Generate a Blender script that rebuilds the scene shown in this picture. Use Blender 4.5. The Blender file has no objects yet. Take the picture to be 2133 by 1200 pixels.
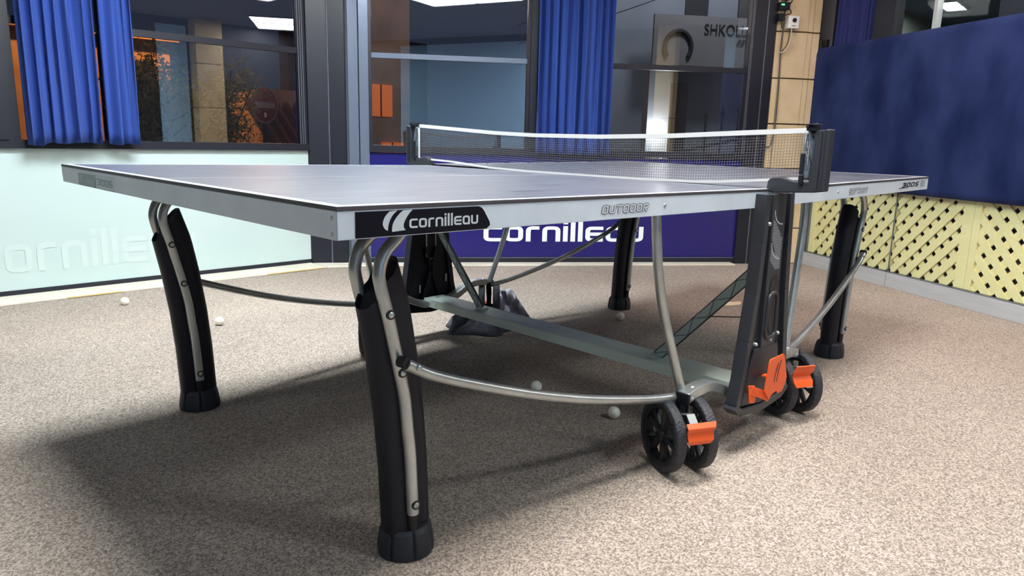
import bpy, math, random
from mathutils import Vector, Matrix
random.seed(7)
V = Vector
SC = bpy.context.scene
COL = SC.collection
# ---------------------------------------------------------------- camera
cam = bpy.data.cameras.new('camera'); cam.sensor_width = 36; cam.lens = 1507.48*36/2133
cam.clip_start = .02; cam.clip_end = 200
co = bpy.data.objects.new('camera', cam); COL.objects.link(co); SC.camera = co
RT = [[0.7146127495096098, 0.1241906083811969, 0.6884078086630218], [-0.6990970822827893, 0.1610200109677675, 0.6966604808740271], [0.02432874394633395, 0.9791063521690828, -0.2018882447299632]]
CP = V((-0.5632130791022611, -0.9413152012165021, 0.8644983404010013))
m = Matrix([[RT[i][0], RT[i][1], -RT[i][2], CP[i]] for i in range(3)] + [[0, 0, 0, 1]])
co.matrix_world = m
# ---------------------------------------------------------------- world, exposure
w = bpy.data.worlds.new('night'); SC.world = w; w.use_nodes = True
w.node_tree.nodes['Background'].inputs[0].default_value = (.05, .06, .10, 1)
w.node_tree.nodes['Background'].inputs[1].default_value = .25
SC.view_settings.view_transform = 'Standard'; SC.view_settings.look = 'None'
SC.view_settings.exposure = 1.1; SC.view_settings.gamma = 1.0; SC.view_settings.use_curve_mapping = False
CEIL = 2.40
# strength of the ceiling luminaires (emitting panels are built in lights())
PANEL = 22.0
PANEL_COL = {'cool': (.90, .98, 1.0), 'neutral': (1.0, .98, .94), 'warm': (1.0, .80, .72)}

# ---------------------------------------------------------------- materials
MAT = {}
def srgb(r, g, b):
    f = lambda c: ((c/255+.055)/1.055)**2.4 if c > 10 else c/255/12.92
    return (f(r), f(g), f(b), 1)
def mat(name, col, rough=.5, metal=0.0, spec=.5, noise=None, bump=None, emit=None, sheen=0, coat=0):
    """noise=(scale, col2, detail, stretch)  bump=(scale, strength)"""
    if name in MAT: return MAT[name]
    M = bpy.data.materials.new(name); M.use_nodes = True; nt = M.node_tree; N = nt.nodes; L = nt.links
    b = N['Principled BSDF']; b.inputs['Base Color'].default_value = col
    b.inputs['Roughness'].default_value = rough; b.inputs['Metallic'].default_value = metal
    b.inputs['Specular IOR Level'].default_value = spec
    b.inputs['Sheen Weight'].default_value = sheen; b.inputs['Coat Weight'].default_value = coat
    tc = N.new('ShaderNodeTexCoord')
    if noise:
        sc, c2, det, st = noise
        mp = N.new('ShaderNodeMapping'); mp.inputs['Scale'].default_value = st; L.new(tc.outputs['Object'], mp.inputs[0])
        n = N.new('ShaderNodeTexNoise'); n.inputs['Scale'].default_value = sc; n.inputs['Detail'].default_value = det
        L.new(mp.outputs[0], n.inputs[0])
        r = N.new('ShaderNodeValToRGB'); r.color_ramp.elements[0].position = .33; r.color_ramp.elements[1].position = .67
        r.color_ramp.elements[0].color = col; r.color_ramp.elements[1].color = c2
        L.new(n.outputs[0], r.inputs[0]); L.new(r.outputs[0], b.inputs['Base Color'])
    if bump:
        n2 = N.new('ShaderNodeTexNoise'); n2.inputs['Scale'].default_value = bump[0]; n2.inputs['Detail'].default_value = 3
        L.new(tc.outputs['Object'], n2.inputs[0])
        bp = N.new('ShaderNodeBump'); bp.inputs['Strength'].default_value = bump[1]; bp.inputs['Distance'].default_value = .01
        L.new(n2.outputs[0], bp.inputs['Height']); L.new(bp.outputs[0], b.inputs['Normal'])
    if emit:
        b.inputs['Emission Color'].default_value = emit[0]; b.inputs['Emission Strength'].default_value = emit[1]
    MAT[name] = M; return M
def glass(name, ior, tint=(1, 1, 1, 1), rough=0.0):
    M = bpy.data.materials.new(name); M.use_nodes = True; nt = M.node_tree; N = nt.nodes; L = nt.links
    N.remove(N['Principled BSDF'])
    t = N.new('ShaderNodeBsdfTransparent'); t.inputs[0].default_value = tint
    g = N.new('ShaderNodeBsdfGlossy'); g.inputs['Roughness'].default_value = rough
    f = N.new('ShaderNodeFresnel'); f.inputs[0].default_value = ior
    gm = N.new('ShaderNodeNewGeometry'); iv = N.new('ShaderNodeMath'); iv.operation = 'SUBTRACT'; iv.inputs[0].default_value = 1
    ml = N.new('ShaderNodeMath'); ml.operation = 'MULTIPLY'   # only the outer face of a sheet reflects
    L.new(gm.outputs['Backfacing'], iv.inputs[1]); L.new(f.outputs[0], ml.inputs[0]); L.new(iv.outputs[0], ml.inputs[1])
    x = N.new('ShaderNodeMixShader'); L.new(ml.outputs[0], x.inputs[0]); L.new(t.outputs[0], x.inputs[1]); L.new(g.outputs[0], x.inputs[2])
    L.new(x.outputs[0], N['Material Output'].inputs[0]); MAT[name] = M; return M

mat('apron', srgb(188, 198, 208), .40, .0, .6, noise=(9, srgb(200, 210, 220), 4, (1, 1, 1)))
mat('panel_edge', srgb(62, 58, 62), .5)
mat('table_blue', srgb(56, 59, 70), .36, 0, .36, noise=(9, srgb(98, 101, 112), 8, (.6, 9, 1)), bump=(300, .03))
mat('white_line', srgb(158, 162, 168), .45)
mat('zinc', srgb(168, 174, 174), .30, .7, .5, noise=(14, srgb(188, 192, 190), 4, (1, 1, 1)))
mat('beam', srgb(206, 222, 214), .40, .0)
mat('black_plastic', srgb(20, 22, 32), .5, 0, .3, bump=(900, .05))
mat('black_inner', srgb(14, 15, 20), .5)
mat('rubber', srgb(30, 34, 42), .6, bump=(400, .1))
mat('grey_plastic', srgb(40, 43, 50), .45, 0, .5, bump=(900, .05))
mat('tread', srgb(40, 43, 50), .5, bump=(160, .5))
mat('orange', srgb(226, 88, 30), .42)
mat('strut', srgb(168, 186, 184), .5, .0)
mat('strut_dark', srgb(62, 70, 72), .55)
mat('decal_black', srgb(8, 10, 22), .5, 0, .15)
mat('decal_silver', srgb(186, 193, 200), .45)
mat('decal_grey', srgb(138, 160, 162), .5)
mat('decal_dim', srgb(58, 64, 72), .5)
mat('net_strand', srgb(92, 92, 94), .8)
mat('tape', srgb(196, 196, 196), .8, bump=(500, .1))
mat('sheet', srgb(96, 108, 120), .3, .2, .6, bump=(35, .6))
mat('floor', srgb(205, 190, 176), .95, 0, .1)
mat('mint', srgb(186, 203, 202), .32, 0, .5, noise=(1.6, srgb(181, 200, 198), 3, (1, 1, 1)))
mat('ghost', srgb(189, 206, 204), .32)
mat('sign_blue', srgb(30, 26, 104), .22, 0, .6)
mat('sign_letter', srgb(236, 246, 246), .4)
mat('frame_dark', srgb(27, 29, 40), .38, .0, .4, bump=(20, .04))
mat('frame_line', srgb(120, 128, 138), .35, .6)
mat('frame_lit', srgb(104, 114, 134), .28, .3, .6, bump=(12, .1))  # frame finish lightened where its faces catch the light
mat('sill', srgb(206, 200, 184), .55, noise=(5, srgb(218, 212, 198), 4, (1, 1, 1)))
mat('sill_dirt', srgb(214, 190, 128), .7)
mat('curtain', srgb(50, 74, 146), .8, 0, .1, sheen=.05, bump=(700, .1))
mat('curtain_navy', srgb(48, 54, 104), .85, 0, .1)
mat('velvet', srgb(19, 31, 72), .95, 0, .05, noise=(4.5, srgb(42, 55, 98), 3, (1, 1, .55)), sheen=.05)
mat('lattice', srgb(238, 226, 172), .5, bump=(60, .04))
mat('lattice_back', srgb(58, 46, 42), .8)
mat('board_grey', srgb(172, 174, 176), .5, noise=(4, srgb(182, 184, 186), 4, (1, 1, 8)))
mat('stone', srgb(216, 196, 160), .7, 0, .3, noise=(6, srgb(200, 178, 140), 6, (1, 1, 1)), bump=(70, .25))
mat('stone_core', srgb(110, 84, 56), .9)  # darker core behind the slabs, visible in the joints
mat('ceiling', srgb(112, 124, 148), .9)
mat('hall_wall', srgb(150, 162, 156), .8)
mat('rear_dark', srgb(44, 48, 60), .6)
mat('rear_blue', srgb(160, 208, 250), .7)
mat('ball', srgb(248, 244, 230), .35)
mat('cloth_lit', srgb(214, 210, 224), .8, noise=(12, srgb(168, 164, 178), 3, (1, 1, 1)), bump=(50, .5))
mat('cloth', srgb(92, 92, 106), .8, noise=(14, srgb(66, 66, 80), 3, (1, 1, 1)), bump=(60, .4))
mat('socket', srgb(232, 232, 228), .4)
mat('cable', srgb(20, 20, 24), .5)
mat('cable_pale', srgb(190, 178, 160), .5)
mat('green_led', srgb(60, 220, 110), .4, emit=(srgb(60, 230, 110), 2))
mat('paper', srgb(232, 216, 180), .8)
mat('asphalt', srgb(60, 58, 60), .9)
mat('ext_wall', srgb(178, 150, 126), .9, noise=(2, srgb(150, 124, 104), 4, (1, 1, 1)))
mat('ext_grey', srgb(150, 152, 158), .9, noise=(1.2, srgb(132, 134, 140), 3, (1, 1, 1)))
mat('ext_dark', srgb(36, 34, 38), .8)
mat('ext_board', srgb(128, 122, 120), .8)
mat('ext_letter', srgb(30, 30, 36), .7)
mat('leaf', srgb(96, 104, 60), .7)
mat('bark', srgb(60, 46, 36), .9)
mat('tile_roof', srgb(120, 76, 58), .8)
mat('sign_red', srgb(120, 30, 40), .5)
mat('sign_bar', srgb(150, 150, 154), .5)
mat('lit_orange', srgb(255, 140, 50), .5, emit=(srgb(255, 120, 50), .17))
mat('lit_white', srgb(240, 240, 255), .5, emit=(srgb(190, 190, 235), .6))
mat('lamp_white', srgb(255, 255, 255), .5, emit=((1, 1, .97, 1), 25))
glass('window_glass', 3.3, (.9, .93, .95, 1))
glass('hall_glass', 1.22, (.9, .93, .93, 1))
glass('screen_glass', 1.45, (.97, .99, .98, 1))
# carpet: flecked pile
def carpet():
    M = MAT['floor']; nt = M.node_tree; N = nt.nodes; L = nt.links; b = N['Principled BSDF']
    tc = [n for n in N if n.type == 'TEX_COORD'][0]
    n = N.new('ShaderNodeTexVoronoi'); n.inputs['Scale'].default_value = 260; n.inputs['Randomness'].default_value = 1
    n2 = N.new('ShaderNodeTexNoise'); n2.inputs['Scale'].default_value = 1.3; n2.inputs['Detail'].default_value = 4
    L.new(tc.outputs['Object'], n.inputs[0]); L.new(tc.outputs['Object'], n2.inputs[0])
    r = N.new('ShaderNodeValToRGB'); e = r.color_ramp.elements
    e[0].position = .05; e[0].color = srgb(118, 108, 102); e[1].position = .95; e[1].color = srgb(190, 176, 163)
    sp = N.new('ShaderNodeSeparateColor'); L.new(n.outputs['Color'], sp.inputs[0]); L.new(sp.outputs[0], r.inputs[0])
    r2 = N.new('ShaderNodeValToRGB'); e = r2.color_ramp.elements
    e[0].position = .35; e[0].color = (.90, .89, .88, 1); e[1].position = .65; e[1].color = (1, 1, 1, 1)
    L.new(n2.outputs[0], r2.inputs[0])
    mx = N.new('ShaderNodeMixRGB'); mx.blend_type = 'MULTIPLY'; mx.inputs[0].default_value = 1
    L.new(r.outputs[0], mx.inputs[1]); L.new(r2.outputs[0], mx.inputs[2]); L.new(mx.outputs[0], b.inputs['Base Color'])
    pass
carpet()

# ---------------------------------------------------------------- mesh helpers
class MB:
    def __init__(s): s.v = []; s.f = []
    def add(s, vs, fs):
        o = len(s.v); s.v += [V(a) for a in vs]; s.f += [tuple(i+o for i in f) for f in fs]
    def box(s, c, d, ax=None):
        """centre c, full size d, optional 3 axes"""
        c = V(c); ax = ax or (V((1, 0, 0)), V((0, 1, 0)), V((0, 0, 1)))
        vs = [c + ax[0]*(d[0]/2*i) + ax[1]*(d[1]/2*j) + ax[2]*(d[2]/2*k) for i in (-1, 1) for j in (-1, 1) for k in (-1, 1)]
        s.add(vs, [(0, 1, 3, 2), (4, 6, 7, 5), (0, 4, 5, 1), (2, 3, 7, 6), (0, 2, 6, 4), (1, 5, 7, 3)]); return s
    def span(s, a, b):
        a = V(a); b = V(b); return s.box((a+b)/2, [abs(b[i]-a[i]) for i in range(3)])
    def hexa(s, lo, hi):
        """lo, hi: 4 points each (bottom ring, top ring)"""
        s.add(list(lo)+list(hi), [(3, 2, 1, 0), (4, 5, 6, 7), (0, 1, 5, 4), (1, 2, 6, 5), (2, 3, 7, 6), (3, 0, 4, 7)]); return s
    def prism(s, pts, n, t):
        """planar polygon pts extruded t along n"""
        n = V(n).normalized(); k = len(pts); p = [V(a) for a in pts]
        s.add(p+[a+n*t for a in p], [tuple(range(k))[::-1], tuple(range(k, 2*k))] + [(i, (i+1) % k, k+(i+1) % k, k+i) for i in range(k)]); return s
    def sweep(s, path, sec, cap=True, up=None, scale=None):
        """sec: list of (u,v) ; path list of points ; up: fixed reference"""
        P = [V(a) for a in path]; n = len(P); k = len(sec); rings = []; prev = None
        for i in range(n):
            t = (P[min(i+1, n-1)]-P[max(i-1, 0)]).normalized()
            if up is not None: u = V(up); u = (u-t*u.dot(t)).normalized()
            elif prev is None:
                u = V((0, 0, 1)) if abs(t.z) < .9 else V((0, 1, 0)); u = (u-t*u.dot(t)).normalized()
            else: u = (prev-t*prev.dot(t)).normalized()
            prev = u; r = t.cross(u); q = scale[i] if scale else 1
            rings.append([P[i]+r*(a*q)+u*(b*q) for a, b in sec])
        vs = [p for r in rings for p in r]
        fs = [(i*k+j, i*k+(j+1) % k, (i+1)*k+(j+1) % k, (i+1)*k+j) for i in range(n-1) for j in range(k)]
        if cap: fs += [tuple(range(k))[::-1], tuple(range((n-1)*k, n*k))]
        s.add(vs, fs); return s
    def tube(s, path, r, k=12, up=None, cap=True, scale=None):
        return s.sweep(path, [(r*math.cos(a*2*math.pi/k), r*math.sin(a*2*math.pi/k)) for a in range(k)], cap, up, scale)
    def cyl(s, a, b, r, k=16, r2=None):
        return s.tube([a, b], r, k, scale=[1, (r2/r if r2 else 1)])
    def lathe(s, prof, c, ax=(0, 0, 1), k=24, u=None):
        ax = V(ax).normalized(); u = V(u) if u else (V((1, 0, 0)) if abs(ax.x) < .8 else V((0, 0, 1)))
        u = (u-ax*u.dot(ax)).normalized(); w_ = ax.cross(u); c = V(c); vs = []
        for r, h in prof:
            for j in range(k):
                a = 2*math.pi*j/k; vs.append(c+ax*h+(u*math.cos(a)+w_*math.sin(a))*r)
        n = len(prof)
        s.add(vs, [(i*k+j, i*k+(j+1) % k, (i+1)*k+(j+1) % k, (i+1)*k+j) for i in range(n-1) for j in range(k)]); return s
    def grid(s, fn, nu, nv):
        vs = [fn(i/nu, j/nv) for i in range(nu+1) for j in range(nv+1)]
        s.add(vs, [(i*(nv+1)+j, (i+1)*(nv+1)+j, (i+1)*(nv+1)+j+1, i*(nv+1)+j+1) for i in range(nu) for j in range(nv)]); return s
    def build(s, name, m, parent=None, smooth=False, bevel=0, org=None, solid=0, angle=40):
        me = bpy.data.meshes.new(name); org = V(org) if org else V((0, 0, 0))
        me.from_pydata([tuple(a-org) for a in s.v], [], s.f)
        me.materials.append(MAT[m]); me.update()
        import bmesh as _b
        bm = _b.new(); bm.from_mesh(me); _b.ops.recalc_face_normals(bm, faces=bm.faces); bm.to_mesh(me); bm.free()
        if smooth:
            for p in me.polygons: p.use_smooth = True
        o = bpy.data.objects.new(name, me); COL.objects.link(o); o.location = org
        if smooth:
            md = o.modifiers.new('sm', 'EDGE_SPLIT'); md.split_angle = math.radians(angle)
        if bevel:
            md = o.modifiers.new('bv', 'BEVEL'); md.width = bevel; md.segments = 2; md.limit_method = 'ANGLE'; md.angle_limit = math.radians(40)
        if solid:
            md = o.modifiers.new('so', 'SOLIDIFY'); md.thickness = solid; md.offset = 0
        if parent is not None:
            o.parent = parent; o.matrix_parent_inverse = Matrix.Translation(-wloc(parent))
        return o
def wloc(o):
    # world location of an unrotated (chain of) object(s)
    l = V(o.location)
    return l
def thing(name, label, cat, loc=(0, 0, 0), group=None):
    o = bpy.data.objects.new(name, None); COL.objects.link(o); o.location = loc; o.empty_display_size = .1
    return tag(o, label, cat, group)
def tag(o, label, cat, group=None):
    o['label'] = label; o['category'] = cat
    if group: o['group'] = group
    return o
def struct(o, label=None):
    o['kind'] = 'structure'
    if label: o['label'] = label
    return o
def crom(pts, n=8):
    """Catmull-Rom through pts"""
    P = [V(a) for a in pts]; P = [P[0]*2-P[1]]+P+[P[-1]*2-P[-2]]; out = []
    for i in range(1, len(P)-2):
        for j in range(n):
            t = j/n; a, b, c, d = P[i-1:i+3]
            out.append(.5*((2*b)+(c-a)*t+(2*a-5*b+4*c-d)*t*t+(3*b-a-3*c+d)*t*t*t))
    return out+[P[-2]]
def rotz(v, a): return V((v[0]*math.cos(a)-v[1]*math.sin(a), v[0]*math.sin(a)+v[1]*math.cos(a), v[2]))

# ---------------------------------------------------------------- stroke lettering
def rnd(path, r, closed=False, n=4):
    P = [V((a[0], a[1])) for a in path]; out = []; k = len(P)
    for i in range(k):
        if not closed and i in (0, k-1): out.append(P[i]); continue
        a = P[i-1]; b = P[i]; c = P[(i+1) % k]; d1 = (a-b); d2 = (c-b); q = min(r, d1.length/2.01, d2.length/2.01)
        s_ = b+d1.normalized()*q; e = b+d2.normalized()*q
        for j in range(n+1):
            t = j/n; out.append(s_*(1-t)**2+b*2*t*(1-t)+e*t*t)
    if closed: out.append(out[0])
    return out
def ribbon(path, wd, closed=False):
    P = path; n = len(P); L_ = []; R_ = []
    for i in range(n):
        a = P[i-1] if i > 0 else (P[-2] if closed else None); c = P[i+1] if i < n-1 else (P[1] if closed else None)
        b = P[i]
        t1 = (b-a).normalized() if a is not None and (b-a).length > 1e-7 else None
        t2 = (c-b).normalized() if c is not None and (c-b).length > 1e-7 else None
        t = (t1+t2).normalized() if t1 and t2 else (t1 or t2)
        nn = V((-t.y, t.x)); sc = 1
        if t1 and t2: sc = 1/max(.5, nn.dot(V((-t1.y, t1.x))))
        L_.append(b+nn*wd/2*sc); R_.append(b-nn*wd/2*sc)
    return [(L_[i], R_[i], R_[i+1], L_[i+1]) for i in range(n-1)]
S = .11
def glyph(ch):
    W = .82
    G = {'c': [[(W, 1-S), (S, 1-S), (S, S), (W, S)]], 'o': [[(S, S), (W-S, S), (W-S, 1-S), (S, 1-S)], 'c'],
         'r': [[(S, 0), (S, 1-S), (.6, 1-S)]], 'n': [[(S, 0), (S, 1-S), (W-S, 1-S), (W-S, 0)]],
         'i': [[(S, 0), (S, 1.02)], [(S, 1.14), (S, 1.36)]], 'l': [[(S, 0), (S, 1.36)]],
         'e': [[(W, 1-S), (S, 1-S), (S, S), (W, S)], [(2*S+.005, .5), (W, .5)]],
         'a': [[(W-S, 0), (W-S, 1-S), (S, 1-S), (S, S), (W-2*S-.005, S)]], 'u': [[(S, 1), (S, S), (W-S, S), (W-S, 1)]],
         '3': [[(.04, 1-S), (W-S, 1-S), (W-S, S), (.04, S)], [(.2, .5), (W-2*S-.005, .5)]], '0': [[(S, S), (W-S, S), (W-S, 1-S), (S, 1-S)], 'c'],
         'S': [[(W, 1-S), (S, 1-S), (S, .5), (W-S, .5), (W-S, S), (0, S)]], 'O': [[(S, S), (W-S, S), (W-S, 1-S), (S, 1-S)], 'c'],
         'U': [[(S, 1), (S, S), (W-S, S), (W-S, 1)]], 'T': [[(0, 1-S), (W, 1-S)], [(W/2, 1-2*S-.04), (W/2, 0)]],
         'D': [[(S, S), (W-.16, S), (W-S, .3), (W-S, .7), (W-.16, 1-S), (S, 1-S)], 'c'],
         'R': [[(S, 0), (S, 1-S), (W-S, 1-S), (W-S, .45), (S, .45)], [(W*.45, .45-S-.04), (W-S, 0)]],
         'F': [[(S, 0), (S, 1-S), (W, 1-S)], [(2*S+.04, .5), (W*.85, .5)]], 'M': [[(S, 0), (S, 1-S), (W/2, .4), (W-S, 1-S), (W-S, 0)]],
         'A': [[(S, 0), (S, .7), (W/2, 1-S), (W-S, .7), (W-S, 0)], [(2*S+.04, .38), (W-2*S-.04, .38)]]}[ch]
    closed = 'c' in G; G = [g for g in G if g != 'c']
    wd = {'i': .22, 'l': .22, 'r': .62}.get(ch, W)
    return G, closed, wd
def text_quads(txt, stroke=.2, gap=.14, slant=0.0):
    x = 0; out = []
    for ch in txt:
        if ch == ' ': x += .5; continue
        G, cl, wd = glyph(ch)
        for g in G:
            for q in ribbon(rnd([(a+x, b) for a, b in g], .2, cl), stroke, cl):
                out.append([(p.x+slant*p.y, p.y) for p in q])
        x += wd+gap
    return out, x-gap
def decal(mb, quads, o, ux, uy, sc, off):
    """place 2-D polygons: o origin, ux/uy unit directions, sc size, off along the outward normal"""
    o = V(o); ux = V(ux).normalized(); uy = V(uy).normalized(); sx, sy = sc if isinstance(sc, tuple) else (sc, sc)
    for q in quads:
        mb.add([o+ux*(a*sx)+uy*(b*sy)+V(off) for a, b in q], [tuple(range(len(q)))])
# ================================================================ THE SETTING
UB = V((2.25, -1.62, 0)).normalized()          # along the back wall, left to right
NB = V((.5843, .8115, 0)); NB = V((-UB.y, UB.x, 0))   # outward normal of the back wall
if NB.y < 0: NB = -NB
A0 = V((2.184, 3.218, 0)); B0 = V((4.459, 1.579, 0))
UR = V((-.85, -1.44, 0)).normalized()          # along the right wall, away from the column
NR = V((-UR.y, UR.x, 0));
if NR.x < 0: NR = -NR
C0 = V((4.756, 1.33, 0))
def bk(s, d, z): return A0+UB*s+NB*d+V((0, 0, z))      # back wall frame: s along, d outwards
def rt(s, d, z): return C0+UR*s+NR*d+V((0, 0, z))
LB = (B0-A0).length
AXB = (UB, NB, V((0, 0, 1))); AXR = (UR, NR, V((0, 0, 1)))
def bbox_(mb, s0, s1, d0, d1, z0, z1, fr=bk, ax=None):
    ax = ax or (AXB if fr is bk else AXR)
    return mb.box(fr((s0+s1)/2, (d0+d1)/2, (z0+z1)/2), (abs(s1-s0), abs(d1-d0), z1-z0), ax)

f = MB(); f.prism([V(a) for a in ((-5, -3.2, -.1), (10.5, -3.2, -.1), (10.5, 2.3, -.1), (5.6, 2.3, -.1), (4.85, 1.45, -.1), (2.3, 3.30, -.1), (2.0, 3.55, -.1), (-5, 3.55, -.1))], (0, 0, 1), .1); fl = f.build('floor', 'floor'); struct(fl)
c = MB(); c.prism([V(a) for a in ((-5, -3.2, CEIL), (10.5, -3.2, CEIL), (10.5, 2.3, CEIL), (5.6, 2.3, CEIL), (4.80, 1.45, CEIL), (2.2, 3.33, CEIL), (2.0, 3.6, CEIL), (-5, 3.6, CEIL))], (0, 0, 1), .1); struct(c.build('ceiling', 'ceiling'))
# rear and side walls behind the camera (seen only mirrored in the windows)
r = MB(); r.span((-5, -3.2, 0), (10.5, -3.0, CEIL)); rw = struct(r.build('wall_rear', 'rear_dark'))
r = MB(); r.span((-2.0, -3.0, .1), (.6, -2.97, 2.3)); r.build('wall_panel', 'rear_blue', rw)
r = MB(); r.span((3.2, -3.0, .1), (3.6, -2.97, 2.3)); r.build('wall_panel', 'rear_blue', rw)
for x in (3.64, 2.35):
    p_ = MB()
    for k in range(4): p_.span((x, -2.98, .6*k), (x+.38 if x > 3 else x+.25, -2.75, .6*k+.592))
    p_.build('stone_facing', 'stone', rw)
r = MB(); r.span((-5.1, -3.2, 0), (-5, 3.6, CEIL)); struct(r.build('wall_far_left', 'rear_dark'))
r = MB(); r.span((10.5, -3.2, 0), (10.6, 2.3, CEIL)); struct(r.build('wall_far_right', 'hall_wall'))

# ---- left wall: mint panel below, windows above -----------------------------------------
lw = MB(); lw.span((-5, 3.52, 0), (1.87, 3.56, .0301)); lw = struct(lw.build('wall_left', 'frame_dark'))
b = MB(); b.span((-5, 3.45, 0), (1.865, 3.50, .035)); b.build('bottom_rail', 'frame_dark', lw)
b = MB(); b.span((-5, 3.455, .0352), (1.865, 3.49, .757)); b.build('lower_panel', 'mint', lw)
q, wd = text_quads('cornilleau', .2, .12)
g = MB(); decal(g, q, (0, 3.4545, .125), (1, 0, 0), (0, 0, 1), (.152, .15), (0, -.0015, 0)); g.build('faint_lettering', 'ghost', lw)  # letters a touch paler than the panel
b = MB(); b.span((-5, 3.43, .757), (1.865, 3.50, .800)); b.build('window_sill', 'frame_dark', lw)
W1 = MB(); W1.span((.22, 3.43, .8), (.27, 3.5, CEIL)); w1 = struct(W1.build('window_1', 'frame_dark'))
m_ = MB(); m_.span((1.815, 3.45, .8), (1.865, 3.5, CEIL)); m_.build('window_jamb', 'frame_dark', w1)
for xx in (1.812, 1.828, 1.842):
    m_ = MB(); m_.span((xx, 3.447, .8), (xx+.004, 3.45, CEIL)); m_.build('frame_edge', 'frame_line', w1)
m_ = MB(); m_.span((.27, 3.455, 1.362), (1.815, 3.49, 1.398)); m_.build('transom', 'frame_dark', w1)
m_ = MB(); m_.span((.27, 3.47, .8), (1.815, 3.476, 1.362)); m_.build('pane', 'window_glass', w1)
m_ = MB(); m_.span((.27, 3.47, 1.398), (1.815, 3.476, CEIL)); m_.build('pane', 'window_glass', w1)
W2 = MB(); W2.span((-1.6, 3.43, .8), (-1.5, 3.5, CEIL)); w2 = struct(W2.build('window_2', 'frame_dark'))
m_ = MB(); m_.span((.08, 3.42, .8), (.22, 3.5, CEIL)); m_.build('window_jamb', 'frame_dark', w2)
m_ = MB(); m_.span((-1.5, 3.47, .8), (.08, 3.476, CEIL)); m_.build('pane', 'window_glass', w2)
m_ = MB(); m_.span((-5, 3.47, .8), (-1.6, 3.48, CEIL)); m_.build('blind_panel', 'rear_dark', w2)
# corner posts
def vpost(name, pts, z0, z1, m, parent):
    mb = MB(); mb.prism([V((a, b_, z0)) for a, b_ in pts], (0, 0, 1), z1-z0); return mb.build(name, m, parent, bevel=.002)
T1 = struct(vpost('trim_1', [(1.866, 3.44), (1.975, 3.375), (2.05, 3.56), (1.88, 3.58)], 0, CEIL, 'frame_dark', None))
T2 = struct(vpost('trim_2', [(1.980, 3.372), (2.062, 3.305), (2.14, 3.50), (2.055, 3.55)], 0, CEIL, 'frame_dark', None))
T3 = struct(vpost('trim_3', [(2.066, 3.275), (2.128, 3.252), (2.22, 3.44), (2.145, 3.49)], 0, CEIL, 'frame_lit', None))
T4 = struct(vpost('trim_4', [(2.133, 3.250), (2.184, 3.216), (2.30, 3.37), (2.225, 3.43)], 0, CEIL, 'frame_lit', None))
for (a, b_, pp) in ((1.976, 3.3735, T1), (2.0645, 3.29, T2)):
    m_ = MB(); m_.span((a-.002, b_-.005, .0), (a+.004, b_+.01, CEIL)); m_.build('post_edge', 'frame_line', pp)

# ---- back wall: blue sign band below, windows above --------------------------------------
S1, S2 = 1.066, 1.112       # mullion between window 3 and 4
SE = 2.635                  # right edge of glazing
bw = MB(); bbox_(bw, 0, LB-.004, .07, .11, 0, .03); bw = struct(bw.build('wall_back', 'frame_dark'))
b = MB(); bbox_(b, 0, SE, 0, .05, 0, .046); b.build('bottom_rail', 'frame_dark', bw)
b = MB(); bbox_(b, 0, SE, -.002, 0, .042, .047); b.build('rail_edge', 'frame_line', bw)
b = MB(); bbox_(b, .0, SE, .012, .045, .0465, .755); sb = b.build('sign_band', 'sign_blue', bw)
q, wd = text_quads('cornilleau', .215, .12)
g = MB(); decal(g, q, bk(.772, .010, .158), UB, (0, 0, 1), (1.16/wd, .108), (0, 0, 0)); g.build('lettering', 'sign_letter', bw)
b = MB(); bbox_(b, 0, SE, -.01, .05, .757, .80); b.build('window_sill', 'frame_dark', bw)
def window(n, s0, s1, zt, rail):
    o = MB(); bbox_(o, s0, s0+.02, -.005, .05, .8, CEIL); o = struct(o.build('window_%d' % n, 'frame_dark'))
    m_ = MB(); bbox_(m_, s1-.02, s1, -.005, .05, .8, CEIL); m_.build('window_jamb', 'frame_dark', o)
    m_ = MB(); bbox_(m_, s0+.02, s1-.02, -.0, .045, zt-.016, zt+.016); m_.build('transom', rail, o)
    m_ = MB(); bbox_(m_, s0+.02, s1-.02, .02, .026, .8, zt-.016); m_.build('pane', 'window_glass', o)
    m_ = MB(); bbox_(m_, s0+.02, s1-.02, .02, .026, zt+.016, CEIL); m_.build('pane', 'window_glass', o)
    return o
w3 = window(3, 0, S1, 1.375, 'frame_lit'); w4 = window(4, S2, SE, 1.37, 'frame_dark')
m_ = MB(); bbox_(m_, S1, S2, -.03, .06, .8, CEIL); struct(m_.build('trim_5', 'frame_dark'))
m_ = MB(); bbox_(m_, SE, SE+.09, -.012, .06, 0, CEIL); t6 = struct(m_.build('trim_6', 'frame_dark', bevel=.002))
m_ = MB(); bbox_(m_, SE+.094, LB-.008, -.012, .06, 0, CEIL); t7 = struct(m_.build('trim_7', 'frame_dark', bevel=.002))
m_ = MB(); bbox_(m_, SE+.088, SE+.094, -.016, 0, 0, CEIL); m_.build('post_edge', 'frame_line', t6)
for ss in (SE-.016, SE-.006):
    m_ = MB(); bbox_(m_, ss, ss+.004, -.01, -.005, .8, CEIL); m_.build('frame_edge', 'frame_line', w4)
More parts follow.
